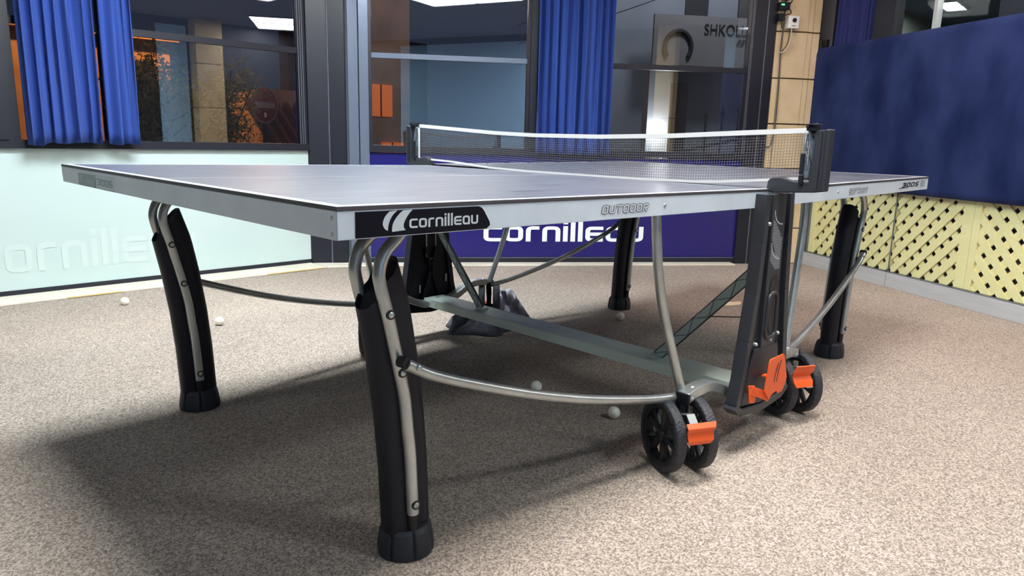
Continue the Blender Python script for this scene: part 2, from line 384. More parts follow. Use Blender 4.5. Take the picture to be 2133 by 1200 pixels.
# ---- pale floor sill running along both window walls
sl = MB(); sl.prism([V(a) for a in ((-5, 3.25, 0), (1.86, 3.25, 0), (1.86, 3.449, 0), (-5, 3.449, 0))], (0, 0, 1), .012)
sl = struct(sl.build('baseboard_left', 'sill', bevel=.003))
p0 = V((1.866, 3.25, 0)); p1 = V((2.12, 3.13, 0)); e0 = bk(LB-.1, -.09, 0)
s2 = MB(); s2.prism([p0, V((2.10, 3.145, 0)), bk(0, -.003, 0)+V((-.01, .005, 0)), V((1.866, 3.43, 0))], (0, 0, 1), .012)
struct(s2.build('trim_8', 'sill', bevel=.003))
s2 = MB(); s2.prism([V((2.11, 3.14, 0)), bk(LB-.2, -.10, 0), bk(LB-.2, -.003, 0), bk(0, -.003, 0)], (0, 0, 1), .012)
struct(s2.build('baseboard_back', 'sill', bevel=.003))
for a, b_, d in ((.36, .62, 0), (1.45, 1.84, 0)):
    m_ = MB(); m_.span((a, 3.246, .004), (b_, 3.2505, .0105)); m_.build('stain', 'sill_dirt', sl)

# ---- stone column between back and right wall ---------------------------------------------
pil = struct(MB().prism([B0+NB*.05+V((0, 0, 0)), B0+UB*.26+NB*.05, B0+UB*.33+NB*.02, B0+UB*.33+NB*.3, B0+NB*.3], (0, 0, 1), CEIL).build('wall_column', 'stone_core'))
zj = [0, .26, .525, .80, 1.075, 1.345, 1.62, 1.90, 2.17, CEIL]
zj = [0, .265, .70, 1.015, 1.33, 1.645, 1.96, 2.275, CEIL]
for i in range(len(zj)-1):
    z0, z1 = zj[i]+.004, zj[i+1]-.004
    for (s0, s1, d0) in ((.0, .045, -.004), (.05, .225, -.02), (.228, .268, -.012)):
        m_ = MB(); m_.box(B0+UB*((s0+s1)/2)+NB*((d0+.046)/2)+V((0, 0, (z0+z1)/2)), (s1-s0, .046-d0, z1-z0), AXB)
        m_.build('stone_slab', 'stone', pil, bevel=.003)
    m_ = MB(); ax = (UR*-1, NR, V((0, 0, 1)))
    c_ = B0+UB*.30+NB*.03+V((0, 0, (z0+z1)/2)); m_.box(c_, (.055, .07, z1-z0), AXB); m_.build('stone_slab', 'stone', pil, bevel=.003)

# ---- right partition ---------------------------------------------------------------------
RE = 1.86   # it ends here, outside the picture
pw = MB(); bbox_(pw, 0, RE, .05, .09, 0, .575, rt); pw = struct(pw.build('wall_right', 'lattice_back'))
b = MB(); bbox_(b, -.02, .84, -.022, .02, 0, .092, rt); b.build('skirting_board', 'board_grey', pw, bevel=.002)
b = MB(); bbox_(b, .845, RE, -.022, .02, 0, .092, rt); b.build('skirting_board', 'board_grey', pw, bevel=.002)
b = MB(); bbox_(b, -.02, RE, -.018, .0, .0925, .098, rt); b.build('skirting_lip', 'frame_line', pw)
def lattice(s0, s1, z0, z1, front, pitch=.104, wdt=.0445):
    """crossing slats clipped to the rectangle; front = direction (+1 '/', -1 backslash) of the nearer layer"""
    for layer, dr in ((0, -front), (1, front)):
        d = .030-.011*layer; w2 = wdt/2*math.sqrt(2); sh = .5*pitch
        lo = s0-(z1-z0)-pitch; k = 0; off = lo
        while off < s1+(z1-z0)+pitch:
            # slat band:  s = off + dr*(z-z0)   (+-w2)
            poly = [(off-w2, z0), (off+w2, z0), (off+w2+dr*(z1-z0), z1), (off-w2+dr*(z1-z0), z1)]
            for lim, sg in ((s0, 1), (s1, -1)):
                out = []
                for i in range(len(poly)):
                    a = poly[i]; b_ = poly[(i+1) % len(poly)]
                    ia = (a[0]-lim)*sg >= 0; ib = (b_[0]-lim)*sg >= 0
                    if ia: out.append(a)
                    if ia != ib:
                        t = (lim-a[0])/(b_[0]-a[0]); out.append((lim, a[1]+t*(b_[1]-a[1])))
                poly = out
                if not poly: break
            if len(poly) > 2:
                mb = MB(); mb.prism([rt(s_, d, z_) for s_, z_ in poly], -NR, .009)
                mb.build('lattice_slat', 'lattice', pw)
            off += pitch
zt = .62
lattice(.04, .835, .098, zt, 1); lattice(.84, 1.33, .098, zt, 1); lattice(1.44, RE, .098, zt, -1)
for s0, s1 in ((.0, .055), (1.33, 1.40), (1.402, 1.445)):
    b = MB(); bbox_(b, s0, s1, .006, .03, .098, zt, rt); b.build('lattice_post', 'lattice', pw, bevel=.002)
for s_ in (-.015, .0):
    b = MB(); bbox_(b, s_, s_+.008, -.01, .03, .098, .64, rt); b.build('frame_edge', 'frame_line', pw)
for s0, s1 in ((.01, .835), (.84, RE)):
    b = MB(); bbox_(b, s0, s1, -.006, -.001, .098, .60, rt); b.build('glass_sheet', 'screen_glass', pw)
b = MB(); bbox_(b, .8355, .8395, -.008, .0, .098, .60, rt); b.build('glass_joint', 'frame_line', pw)
# glazing of the partition above
w5 = MB(); bbox_(w5, .0, .04, .03, .08, .62, CEIL, rt); w5 = struct(w5.build('window_5', 'frame_dark'))
b = MB(); bbox_(b, .42, .60, .01, .08, .62, CEIL, rt); b.build('window_jamb', 'frame_dark', w5)
b = MB(); bbox_(b, .60, RE, .04, .046, .62, CEIL, rt); b.build('pane', 'hall_glass', w5)
b = MB(); bbox_(b, .90, .925, .02, .06, .62, CEIL, rt); b.build('glazing_bar', 'zinc', w5)
b = MB(); bbox_(b, 1.32, RE, .05, .10, .62, CEIL, rt); b.build('dark_panel', 'rear_dark', w5)
b = MB(); bbox_(b, .04, .42, .07, .08, .62, CEIL, rt); b.build('blind_panel', 'frame_dark', w5)
q_ = MB(); bbox_(q_, -1.3, -.02, .12, .2, 0, CEIL, rt); struct(q_.build('wall_blocker', 'ext_grey'))  # added unseen stub that keeps a ceiling panel out of window reflections
# wall of the neighbouring hall seen through the partition glazing
n = MB(); n.span((5.6, 2.2, 0), (10.4, 2.3, CEIL)); struct(n.build('wall_far_back', 'hall_wall'))

# ---- velvet screen in front of the partition
v = MB()
def vs(u, t):
    # closed cross-section running round a padded board
    prof = [(-.03, .592), (-.055, .60), (-.065, .63), (-.065, 1.50), (-.058, 1.528), (-.04, 1.545), (-.022, 1.53), (-.022, .60), (-.03, .592)]
    d, z = prof[t]; return rt(u, d, z)
k = 9; nu = 60
vsx = [vs(-.06+(RE+.06)*i/nu, t) for i in range(nu+1) for t in range(k)]
v.add(vsx, [(i*k+j, i*k+j+1, (i+1)*k+j+1, (i+1)*k+j) for i in range(nu) for j in range(k-1)] + [tuple(range(k-1)), tuple(nu*k+i for i in range(k-1))])
vo = v.build('velvet_screen', 'velvet', smooth=True, angle=60)
tag(vo, 'long padded dark blue velvet screen fixed above the yellow lattice', 'screen')

# ---- curtains ---------------------------------------------------------------------------
def curtain(name, p0, p1, nrm, z0, z1, folds, amp, m, label, gap=None, seed=1, z_jit=.0, flare=0.0):
    rr = random.Random(seed); Lc = (p1-p0).length; u = (p1-p0).normalized()
    nu = folds*14; ph = [rr.uniform(-.35, .35) for _ in range(folds+2)]; am = [rr.uniform(.55, 1.15) for _ in range(folds+2)]
    hem = [rr.uniform(-z_jit, z_jit) for _ in range(folds+2)]
    def fn(a, t):
        x = a*folds; i = int(min(x, folds-1e-6)); fr = x-i
        A = am[i]*(1-fr)+am[i+1]*fr; P_ = ph[i]*(1-fr)+ph[i+1]*fr
        drift = .25*math.sin(3*t+seed+a*5)*(1-t)
        dd = math.sin(2*math.pi*(x+P_+drift))*amp*A*(.75+.35*(1-t))+math.sin(2*math.pi*(2.3*x+1.7*P_))*amp*.22
        lat = math.cos(2*math.pi*(x+P_))*amp*.35
        zz = z0+hem[i]*(1-fr)+hem[i+1]*fr; z = zz+(z1-zz)*t
        s_ = Lc*(a*(1+flare*(1-t))-flare/2*(1-t))+lat
        return p0+u*s_+nrm*dd+V((0, 0, z))
    parts = [(0, 1)] if not gap else [(0, gap-.02), (gap+.012, 1)]
    o = None
    for kk, (a0, a1) in enumerate(parts):
        mb = MB(); n_ = int(nu*(a1-a0)); mb.grid(lambda a, t: fn(a0+(a1-a0)*a, t), n_, 26)
        ob = mb.build(name if o is None else 'curtain_width', m, o, smooth=True, solid=.0025, angle=80)
        if o is None: o = ob
    tag(o, label, 'curtain'); return o
curtain('curtain', V((.285, 3.36, 0)), V((.80, 3.36, 0)), V((0, -1, 0)), .782, CEIL-.03, 10, .026, 'curtain', 'bright blue pleated curtain at the left window above the pale mint panel', gap=.68, seed=3, z_jit=.012)
curtain('curtain', bk(1.10, -.07, 0), bk(1.62, -.07, 0), -NB, .77, CEIL-.03, 8, .036, 'curtain', 'bright blue pleated curtain beside the middle window above the sign band', seed=5, z_jit=.004)
curtain('curtain', rt(.02, .035, 0), rt(.405, .035, 0), -NR, 1.49, CEIL-.03, 9, .014, 'curtain_navy', 'dark navy curtain beside the stone column above the velvet screen', seed=9)

# ---- ceiling luminaires --------------------------------------------------------------------
def panel_light(cx, cy, tone, rot=0.0, sx=1.18, sy=.58, st=1.0, label=''):
    ax = (V((math.cos(rot), math.sin(rot), 0)), V((-math.sin(rot), math.cos(rot), 0)), V((0, 0, 1)))
    t = thing('ceiling_light', label, 'ceiling light', (cx, cy, CEIL), 'ceiling light panels')
    fr_ = MB()
    for i in (-1, 1):
        fr_.box(V((cx, cy, CEIL-.01))+ax[0]*(i*(sx/2+.01)), (.02, sy+.04, .02), ax)
        fr_.box(V((cx, cy, CEIL-.01))+ax[1]*(i*(sy/2+.01)), (sx, .02, .02), ax)
    fr_.box(V((cx, cy, CEIL-.01)), (.016, sy, .02), ax)
    fr_.build('frame', 'frame_line', t)
    key = 'panel_%s_%.2f' % (tone, st)
    if key not in MAT: mat(key, (1, 1, 1, 1), .5, emit=(PANEL_COL[tone]+(1,), PANEL*st))
    d_ = MB(); d_.box(V((cx, cy, CEIL-.006)), (sx, sy, .008), ax); d_.build('diffuser', key, t)
PL = [(.86, -.2, 'neutral', 0, 1.0, 'ceiling panel above the near half of the table, near long side'),
      (.86, 1.8, 'cool', 0, 1.4, 'ceiling panel above the near half of the table, window side'),
      (-2.2, -.2, 'neutral', 0, .05, 'ceiling panel behind the photographer on the left'),
      (-2.2, 1.8, 'cool', 0, .12, 'ceiling panel over the left end of the mint wall'),
      (3.1, -.35, 'warm', 0, .36, 'ceiling panel in front of the velvet screen'),
      (3.4, 1.1, 'warm', 0, .12, 'ceiling panel above the far end of the table'),
      (-3.2, -2.3, 'cool', 0, .4, 'added ceiling panel, out of view, washing the rear wall from the left'),  # added where no window mirrors it, to brighten the blue wall panel
      (4.59, -2.26, 'neutral', -1.02, .5, 'ceiling panel mirrored in the left window'),
      (8.62, 1.68, 'neutral', .08, .4, 'ceiling panel of the hall beyond the partition')]
for x, y, tone, rot, st, lb in PL:
    if x > 8: panel_light(x, y, tone, rot, .56, .19, st, lb)
    else: panel_light(x, y, tone, rot, st=st, label=lb)
panel_light(1.3, -2.05, 'cool', 0, .50, .34, 1.5, 'small added ceiling panel, out of view, brightening the rear wall')  # added fill for the blue wall panel, its reflection hidden behind a curtain
# ================================================================ THE TABLE
W_, L_ = 1.525, 2.74
SAG = .0141
def zt_(x, y=0):
    if x <= 1.37: return .76-SAG*x/1.37
    return .746+(y/W_)*.006+(.7545-.746-(y/W_)*.003)*(x-1.37)/1.37
T = thing('ping_pong_table', 'large outdoor table tennis table with grey-blue top, silver apron and black curved legs', 'table', (1.37, W_/2, 0))
def slab(x0, x1, y0, y1, t0, t1):
    """box following the slightly sagging top: t0..t1 below the surface"""
    mb = MB(); n = 1
    c = [(x0, y0), (x1, y0), (x1, y1), (x0, y1)]
    mb.hexa([V((x, y, zt_(x, y)-t1)) for x, y in c], [V((x, y, zt_(x, y)-t0)) for x, y in c]); return mb
for k, (x0, x1) in enumerate(((0, 1.366), (1.374, L_))):
    e_ = .02
    top = slab(x0, x1, 0, W_, 0, .0062).build('tabletop', 'table_blue', T, org=((x0+x1)/2, W_/2, .75))
    core = slab(x0+(.0 if k else -.0008), x1+(.0008 if k else 0), -.0008, W_+.0008, .0012, .0064).build('edge_band', 'panel_edge', top)
    end = (x0, x0+e_) if k == 0 else (x1-e_, x1)
    for nm, a in (('side_line', (x0, x1, 0, .02)), ('side_line', (x0, x1, W_-.02, W_)), ('end_line', (end[0], end[1], .02, W_-.02)), ('centre_line', (x0+(e_ if k == 0 else 0), x1-(e_ if k else 0), W_/2-.0015, W_/2+.0015))):
        slab(*a, -.0003, .0001).build(nm, 'white_line', top)
    # apron rails: near side, far side, end
    ia, ib = (x0, x1) if k == 0 else (x0, x1)
    r1 = slab(ia+.0005, ib, .0, .022, .0066, .0506).build('side_rail', 'apron', T, bevel=.0012)
    r2 = slab(ia+.0005, ib, W_-.022, W_, .0066, .0506).build('side_rail', 'apron', T, bevel=.0012)
    xe = (x0-.0, x0+.022) if k == 0 else (x1-.022, x1)
    mb = MB(); xa, xb = (xe[0]-.001, xe[1]) if k == 0 else (xe[0], xe[1]+.001); zz = zt_(x0 if k == 0 else x1)
    if k == 0:   # chamfered lower far corner
        pts = [V((xa, .004, zz-.0506)), V((xa, W_-.014, zz-.0506)), V((xa, W_-.001, zz-.030)), V((xa, W_-.001, zz-.0066)), V((xa, .004, zz-.0066))]
        mb.prism(pts, (1, 0, 0), xb-xa)
    else: mb = slab(xa, xb, .004, W_-.004, .0066, .0506)
    er = mb.build('end_rail', 'apron', T, bevel=.001)
    # cross members below the top
    for xx in (x0+.35, x0+.95):
        slab(xx, xx+.03, .022, W_-.022, .0066, .035).build('cross_member', 'zinc', T)
    if k == 0:
        for z in (zz-.0175, zz-.042):
            s_ = MB(); s_.lathe([(0, -.0015), (.0035, -.0012), (.0042, .0)], (-.001, .0125, z), (1, 0, 0), 12); s_.build('rivet', 'zinc', er, smooth=True)
        for xx in (.853,):
            s_ = MB(); s_.lathe([(0, -.002), (.0045, -.0012), (.005, .0)], (xx, 0, zt_(xx)-.0285), (0, 1, 0), 12); s_.build('rivet', 'zinc', r1, smooth=True)
        sd = r1; ed = er
    else:
        s_ = MB(); s_.lathe([(0, -.002), (.0045, -.0012), (.005, .0)], (1.835, 0, zt_(1.835)-.028), (0, 1, 0), 12); s_.build('rivet', 'zinc', r1, smooth=True)
        sd2 = r1
# ---- printing on the aprons
UX1 = V((1.37, 0, -SAG)).normalized(); UX2 = V((1.37, 0, .0085)).normalized(); UZ = V((0, 0, 1))
def P1(x, h, off=.0006): return V((x, -off, zt_(x)-.0506+h))   # on the near side rail, h above its lower edge
def quad(mb, pts): mb.add(pts, [tuple(range(len(pts)))])
def arc(c, r0, r1, a0, a1, n=10):
    return [(c[0]+r0*math.cos(a0+(a1-a0)*i/n), c[1]+r1*math.sin(a0+(a1-a0)*i/n)) for i in range(n+1)]
d = MB()
lab = [(.0, .0), (.268, .0)] + [(.277, .006), (.2755, .012), (.262, .032), (.2565, .0375), (.249, .040)] + [(0, .040)]
decal(d, [lab], P1(.031, .0016), UX1, UZ, 1, (0, -.0001, 0)); d.build('logo_label', 'decal_black', sd)
def blade(x0, x1, w0, w1, h, n=12):
    # leaning curved blade, hollow side to the right
    L = []; R = []
    for i in range(n+1):
        t = i/n; e = (1-t)**1
        xx = x0+(x1-x0)*(t**1.9); ww = w0+(w1-w0)*math.sin(math.pi*min(1, .15+t*.85)*.5)
        L.append((xx, h*t)); R.append((xx+ww*(1 if t < .98 else 1), h*t))
    return [[L[i], R[i], R[i+1], L[i+1]] for i in range(n)]
def pxl(pts):   # outline of the printed swoosh, metres along / above the label
    return [((x-615)*.0001775, (475-y)/262*.0395) for x, y in pts]
def strips(L, R): return [[L[i], R[i], R[i+1], L[i+1]] for i in range(len(L)-1)]
d = MB()
decal(d, strips(pxl([(960, 218), (930, 245), (905, 280), (890, 320), (886, 350), (898, 385), (918, 408), (940, 418)]), pxl([(1045, 212), (1010, 240), (985, 270), (965, 305), (952, 340), (945, 370), (941, 395), (940, 418)])), P1(.032, .0016), UX1, UZ, 1, (0, -.0003, 0))
decal(d, strips(pxl([(1105, 214), (1070, 242), (1035, 280), (1008, 320), (992, 355), (986, 385), (984, 410), (985, 434)]), pxl([(1212, 210), (1180, 240), (1150, 280), (1126, 320), (1112, 355), (1110, 385), (1117, 405), (1134, 424)])), P1(.032, .0016), UX1, UZ, 1, (0, -.0003, 0))
d.build('swoosh', 'decal_silver', sd)
q, wd = text_quads('cornilleau', .2, .12)
d = MB(); decal(d, q, P1(.131, .0115), UX1, UZ, (.148/wd, .0155), (0, -.0003, 0)); d.build('lettering', 'decal_silver', sd)
q, wd = text_quads('OUTDOOR', .34, .10, .12); q2, _ = text_quads('OUTDOOR', .20, .10, .12)
d = MB(); decal(d, q, P1(.622, .013), UX1, UZ, (.165/wd, .0175), (0, -.0001, 0)); d.build('outlined_lettering', 'decal_dim', sd)
d = MB(); decal(d, q2, P1(.622, .013), UX1, UZ, (.165/wd, .0175), (0, -.0003, 0)); d.build('lettering_fill', 'decal_silver', sd)
def P2(x, h, off=.0006): return V((x, -off, zt_(x)-.0506+h))
q, wd = text_quads('SOFTMAT', .34, .10, .12); q2, _ = text_quads('SOFTMAT', .20, .10, .12)
d = MB(); decal(d, q, P2(1.925, .012), UX2, UZ, (.165/wd, .019), (0, -.0001, 0)); d.build('outlined_lettering', 'decal_dim', sd2)
d = MB(); decal(d, q2, P2(1.925, .012), UX2, UZ, (.165/wd, .019), (0, -.0003, 0)); d.build('lettering_fill', 'decal_silver', sd2)
q, wd = text_quads('300S', .22, .16, .25)
d = MB(); decal(d, q, P2(2.43, .0165), UX2, UZ, (.185/wd, .018), (0, -.0002, 0)); decal(d, [[(0, 0), (.09, 0), (.10, .002), (.0, .002)]], P2(2.40, .0135), UX2, UZ, 1, (0, -.0002, 0))
d.build('model_number', 'decal_black', sd2)
d = MB(); decal(d, [[(0, 0), (.055, 0), (.055, .026), (0, .026)]], P2(2.645, .0125), UX2, UZ, 1, (0, -.0001, 0)); d.build('logo_patch', 'decal_grey', sd2)
# left end rail: grey logo patch and model number, reading from the far corner
PE = lambda y, h: V((-.0016, y, .76-.0506+h))
d = MB(); decal(d, [[(0, 0), (.157, 0), (.157, .033), (0, .033)]], PE(1.352, .0015), (0, -1, 0), UZ, 1, (0, 0, 0)); d.build('logo_patch', 'decal_grey', ed)
d = MB()
for a in ((0, 0, .160, .0009), (0, .0325, .160, .0009), (.1585, 0, .0012, .033)):
    decal(d, [[(a[0], a[1]), (a[0]+a[2], a[1]), (a[0]+a[2], a[1]+a[3]), (a[0], a[1]+a[3])]], PE(1.195, .0015), (0, -1, 0), UZ, 1, (0, 0, 0))
q, wd = text_quads('300S', .22, .14); decal(d, q, PE(1.185, .009), (0, -1, 0), UZ, (.135/wd, .019), (0, 0, 0)); d.build('model_number', 'decal_grey', ed)
d = MB(); decal(d, blade(.012, .020, .001, .006, .024), PE(1.352, .006), (0, -1, 0), UZ, 1, (-.0003, 0, 0)); decal(d, blade(.024, .033, .004, .007, .026), PE(1.352, .005), (0, -1, 0), UZ, 1, (-.0003, 0, 0))
q, wd = text_quads('cornilleau', .2, .12); decal(d, q, PE(1.308, .011), (0, -1, 0), UZ, (.10/wd, .0085), (-.0003, 0, 0)); d.build('lettering', 'decal_silver', ed)

# ---- legs -----------------------------------------------------------------------------------
def make_leg(mx, my):
    """mx, my mirror the leg about the table centre lines"""
    X = lambda x: L_-x if mx else x
    Y = lambda y: W_-y if my else y
    base = (X(.27), Y(.21), 0)
    leg = MB()
    xs = [(.600, .2045), (.547, .2215), (.44, .241), (.32, .257), (.20, .267), (.045, .2735)]
    n = 22; k = 20; vo_ = []; vi = []
    def xc(z):
        for (z0, x0), (z1, x1) in zip(xs, xs[1:]):
            if z >= z1: return x0+(x1-x0)*(z0-z)/(z0-z1)
        return xs[-1][1]
    prof = []
    for j in range(k):
        a = 2*math.pi*j/k; cx, cy = math.cos(a), math.sin(a)
        px = .0545*abs(cx)**.8*(1 if cx > 0 else -1); py = .036*abs(cy)**.75*(1 if cy > 0 else -1)
        # grooves for the tubes on both y sides
        if abs(cx) < .20: py *= .78
        prof.append((px, py))
    for i in range(n+1):
        t = i/n
        for (px, py) in prof:
            ztop = .589+px/.0545*.048       # oblique cut, higher on the inner side
            z = ztop+(.045-ztop)*t; tap = 1.0-.02*t
            vo_.append(V((X(xc(z)+px*tap), Y(.21+py*tap), z)))
    for (px, py) in prof:
        z = .589+px/.0545*.048; vi.append(V((X(xc(z)+px*.93), Y(.21+py*.90), z-.001)))
    for (px, py) in prof:
        z = .589+px/.0545*.048-.008; vi.append(V((X(xc(z)+px*.92), Y(.21+py*.88), z)))
    mb = MB(); mb.add(vo_, [(i*k+j, i*k+(j+1) % k, (i+1)*k+(j+1) % k, (i+1)*k+j) for i in range(n) for j in range(k)] + [tuple(n*k+j for j in range(k))])
    o_ = len(mb.v); mb.add(vi, [(j, (j+1) % k, k+(j+1) % k, k+j) for j in range(k)] + [tuple(range(k, 2*k))])
    mb.f += [(j, (j+1) % k, o_+(j+1) % k, o_+j) for j in range(k)]
    leg = mb.build('leg', 'black_plastic', T, smooth=True, org=base, angle=35)
    tp = [(.252, .722), (.232, .682), (.200, .652), (.187, .617), (.1905, .587), (.203, .539), (.2145, .49), (.226, .44), (.243, .358), (.250, .29), (.256, .232), (.2625, .102)]
    for s in (-1, 1):
        path = crom([V((X(x), Y(.21+s*.041), z)) for x, z in tp], 5)
        MB().tube(path, .0125, 12).build('tube', 'zinc', leg, smooth=True)
        e = MB().tube([V((X(.2625), Y(.21+s*.036), .104)), V((X(.266), Y(.21+s*.034), .06))], .0115, 10); e.build('tube_end', 'black_inner', leg, smooth=True)
        for z, x in ((.535, .204), (.415, .231), (.125, .2615)):
            b = MB(); b.lathe([(0, .0035), (.004, .003), (.0065, .001), (.0065, -.003)], (X(x), Y(.21+s*.0545), z), (0, s*(-1 if my else 1), 0), 12); b.build('bolt', 'zinc', leg, smooth=True)
            b = MB(); b.lathe([(0, .0012), (.0098, .0012), (.0098, -.003)], (X(x), Y(.21+s*.0535), z), (0, s*(-1 if my else 1), 0), 14); b.build('washer', 'black_inner', leg, smooth=True)
    f = MB(); rb = 40; pr = [(.035, .066), (.048, .064), (.0545, .055), (.058, .036), (.061, .014), (.060, .001), (.04, 0)]
    vs_ = []; rb = 84
    for r, z in pr:
        for j in range(rb):
            a = 2*math.pi*j/rb; g = 1-.13*(max(0, math.cos(a*7+.4))**16)*(1 if .006 < z < .058 else .3)
            vs_.append(V((X(.2735)+r*g*math.cos(a), Y(.21)+r*.98*g*math.sin(a), z)))
    f.add(vs_, [(i*rb+j, i*rb+(j+1) % rb, (i+1)*rb+(j+1) % rb, (i+1)*rb+j) for i in range(len(pr)-1) for j in range(rb)]+[tuple(range(rb)), tuple((len(pr)-1)*rb+j for j in range(rb))])
    f.build('rubber_foot', 'rubber', leg, smooth=True, angle=25)
    return leg
for mx in (0, 1):
    for my in (0, 1): make_leg(mx, my)

# ---- undercarriage: stay bars, supports, brackets, casters -------------------------------------
casters = {(0, 0): (1.051, .041, math.atan2(-.44, .90)), (1, 0): (1.686, .037, math.atan2(-.43, .90)),
           (0, 1): (1.03, 1.47, math.atan2(-.60, .8)), (1, 1): (1.677, 1.477, math.atan2(-.67, .74))}
for mx in (0, 1):
    for my in (0, 1):
        X = lambda x: L_-x if mx else x
        Y = lambda y: W_-y if my else y
        cx, cy, ca = casters[(mx, my)]
        bx, by = X(1.066), Y(.045)
        # stay bar from leg to bracket
        pts = [(.226, .138, .438), (.289, .132, .403), (.42, .119, .353), (.57, .104, .303), (.735, .087, .258), (.92, .068, .218), (1.02, .058, .203), (1.062, .052, .199)]
        sb_ = MB().tube(crom([V((X(a), Y(b), c)) for a, b, c in pts], 6), .0115, 12).build('stay_bar', 'zinc', T, smooth=True)
        e = MB().cyl(V((X(.218), Y(.150), .443)), V((X(.222), Y(.131), .443)), .0115, 14); e.build('pivot', 'black_plastic', sb_, smooth=True)
        b_ = MB(); b_.lathe([(0, .0035), (.004, .003), (.0062, .001), (.0062, -.003)], (X(.245), Y(.1235), .430), (0, 1 if my else -1, 0), 12); b_.build('bolt', 'zinc', sb_, smooth=True)
        # curved support up to the top
        pts = [(.948, .09, .725), (.947, .085, .681), (.957, .08, .577), (.980, .075, .470), (1.010, .066, .370), (1.045, .056, .270), (1.064, .050, .214)]
        MB().tube(crom([V((X(a), Y(b), c)) for a, b, c in pts], 6), .0125, 12).build('support_tube', 'zinc', T, smooth=True)
        # bracket arch from caster to centre beam
        pts = [(1.045, .030, .205), (1.095, .030, .214), (1.15, .030, .214), (1.20, .032, .200), (1.25, .034, .177), (1.30, .036, .160), (1.335, .038, .157)]
        sec = [(-.019, -.014), (.019, -.014), (.019, .014), (-.019, .014)]
        br = MB().sweep(crom([V((X(a), Y(b), c)) for a, b, c in pts], 5), sec, up=(0, 0, 1)).build('bracket', 'zinc', T, bevel=.003)
        c_ = MB(); c_.box((X(1.042), Y(.030), .203), (.012, .040, .030)); c_.build('end_cap', 'black_plastic', br, bevel=.002)
        b_ = MB(); b_.lathe([(0, .0045), (.006, .004), (.009, .001), (.009, -.002)], (X(1.085), Y(.030), .2245), (0, 0, 1), 14); b_.build('bolt', 'zinc', br, smooth=True)
        b_ = MB(); b_.lathe([(0, .004), (.004, .003), (.006, .001), (.006, -.002)], (X(1.058), Y(.0105), .202), (0, 1 if my else -1, 0), 12); b_.build('bolt', 'zinc', br, smooth=True)
        # caster
        ax = V((math.cos(ca), math.sin(ca), 0)); fw = V((ax.y, -ax.x, 0))
        if my: fw = -fw
        R = .100; C = V((cx, cy, R))
        cs = MB().cyl(V((bx, by, .207)), V((cx, cy, .15)), .0125, 14)
        cs.tube([V((cx, cy, .17)), C+V((0, 0, 0))], .011, 10)
        cs.cyl(C-ax*.03, C+ax*.03, .009, 12)
        cs = cs.build('caster', 'black_plastic', T, smooth=True, org=C)
        for s in (-1, 1):
            c2 = C+ax*((.034 if my else .047)*s)
            w_ = MB(); w_.lathe([(R-.016, -.015), (R-.004, -.0145), (R-.001, -.012), (R, -.006), (R, .006), (R-.001, .012), (R-.004, .0145), (R-.016, .015), (R-.016, -.015)], c2, ax, 48)
            wh = w_.build('wheel', 'tread', cs, smooth=True, angle=30)
            h = MB(); h.lathe([(R-.028, -.012), (R-.0155, -.0135), (R-.0155, .0135), (R-.028, .012), (R-.028, -.012)], c2, ax, 48)
            h.lathe([(0, -.016), (.012, -.016), (.017, -.011), (.017, .011), (.012, .016), (0, .016)], c2, ax, 20)
            u = V((0, 0, 1)); w3_ = ax.cross(u)
            for q_ in range(5):
                for dd in (-.13, .13):
                    a = 2*math.pi*q_/5+.3
                    d0 = u*math.cos(a+dd*1.3)+w3_*math.sin(a+dd*1.3); d1 = u*math.cos(a+dd*1.9)+w3_*math.sin(a+dd*1.9)
                    tt = (d1-d0*d1.dot(d0)).normalized() if (d1-d0).length > .001 else ax.cross(d0)
                    h.tube([c2+d0*.013, c2+(d0+d1)*.5*.045, c2+d1*(R-.026)], .0085, 6)
            h.build('rim', 'black_inner', cs, smooth=True, angle=35)
        # brake pedal: bent orange plate with arm
        mt = MB(); pf = C+fw*.106+V((0, 0, .046 if not my else -.045))+ax*(-.006 if not mx else -.040)+V((0, 0, .0 if not mx or my else .014))
        up = V((0, 0, 1)); prof = [(-.000, .026), (.010, .015), (.004, .003), (.009, -.018), (.006, -.028)] if not mx else [(.016, .036), (.009, .016), (.0, .000), (.012, -.016), (.020, -.032)]
        hw = [.040, .040, .038, .037, .030] if not mx else [.030, .037, .033, .036, .030]
        vsx = []
        for (dd, zz), h_ in zip(prof, hw):
            for e_ in (-1, 1): vsx.append(pf+fw*dd+up*(zz+(.002 if mx else -.002))+ax*(h_*e_ + (.006 if e_ > 0 and zz > .02 else 0)))
        mt.add(vsx, [(2*i, 2*i+1, 2*i+3, 2*i+2) for i in range(len(prof)-1)])
        mt.build('brake_pedal', 'orange', cs, solid=.004, bevel=.0012)
        a_ = MB(); a_.sweep([C+V((0, 0, .055)), C+fw*.05+V((0, 0, .070)), C+fw*.105+V((0, 0, .018))], [(-.012, -.002), (.012, -.002), (.012, .002), (-.012, .002)], up=(0, 0, 1)); a_.build('brake_arm', 'zinc', cs)
# centre beam
b = MB(); b.span((1.318, .02, .178), (1.425, 1.505, .181)); b.span((1.318, .02, .146), (1.321, 1.505, .1779)); b.span((1.422, .02, .146), (1.425, 1.505, .1779))
bm_ = b.build('centre_beam', 'beam', T, bevel=.0008)
for y in (.06, .10, 1.42, 1.46):
    s_ = MB(); s_.lathe([(0, -.002), (.004, -.001), (.0045, 0)], (1.318, y, .162), (1, 0, 0), 10); s_.build('rivet', 'zinc', bm_, smooth=True)
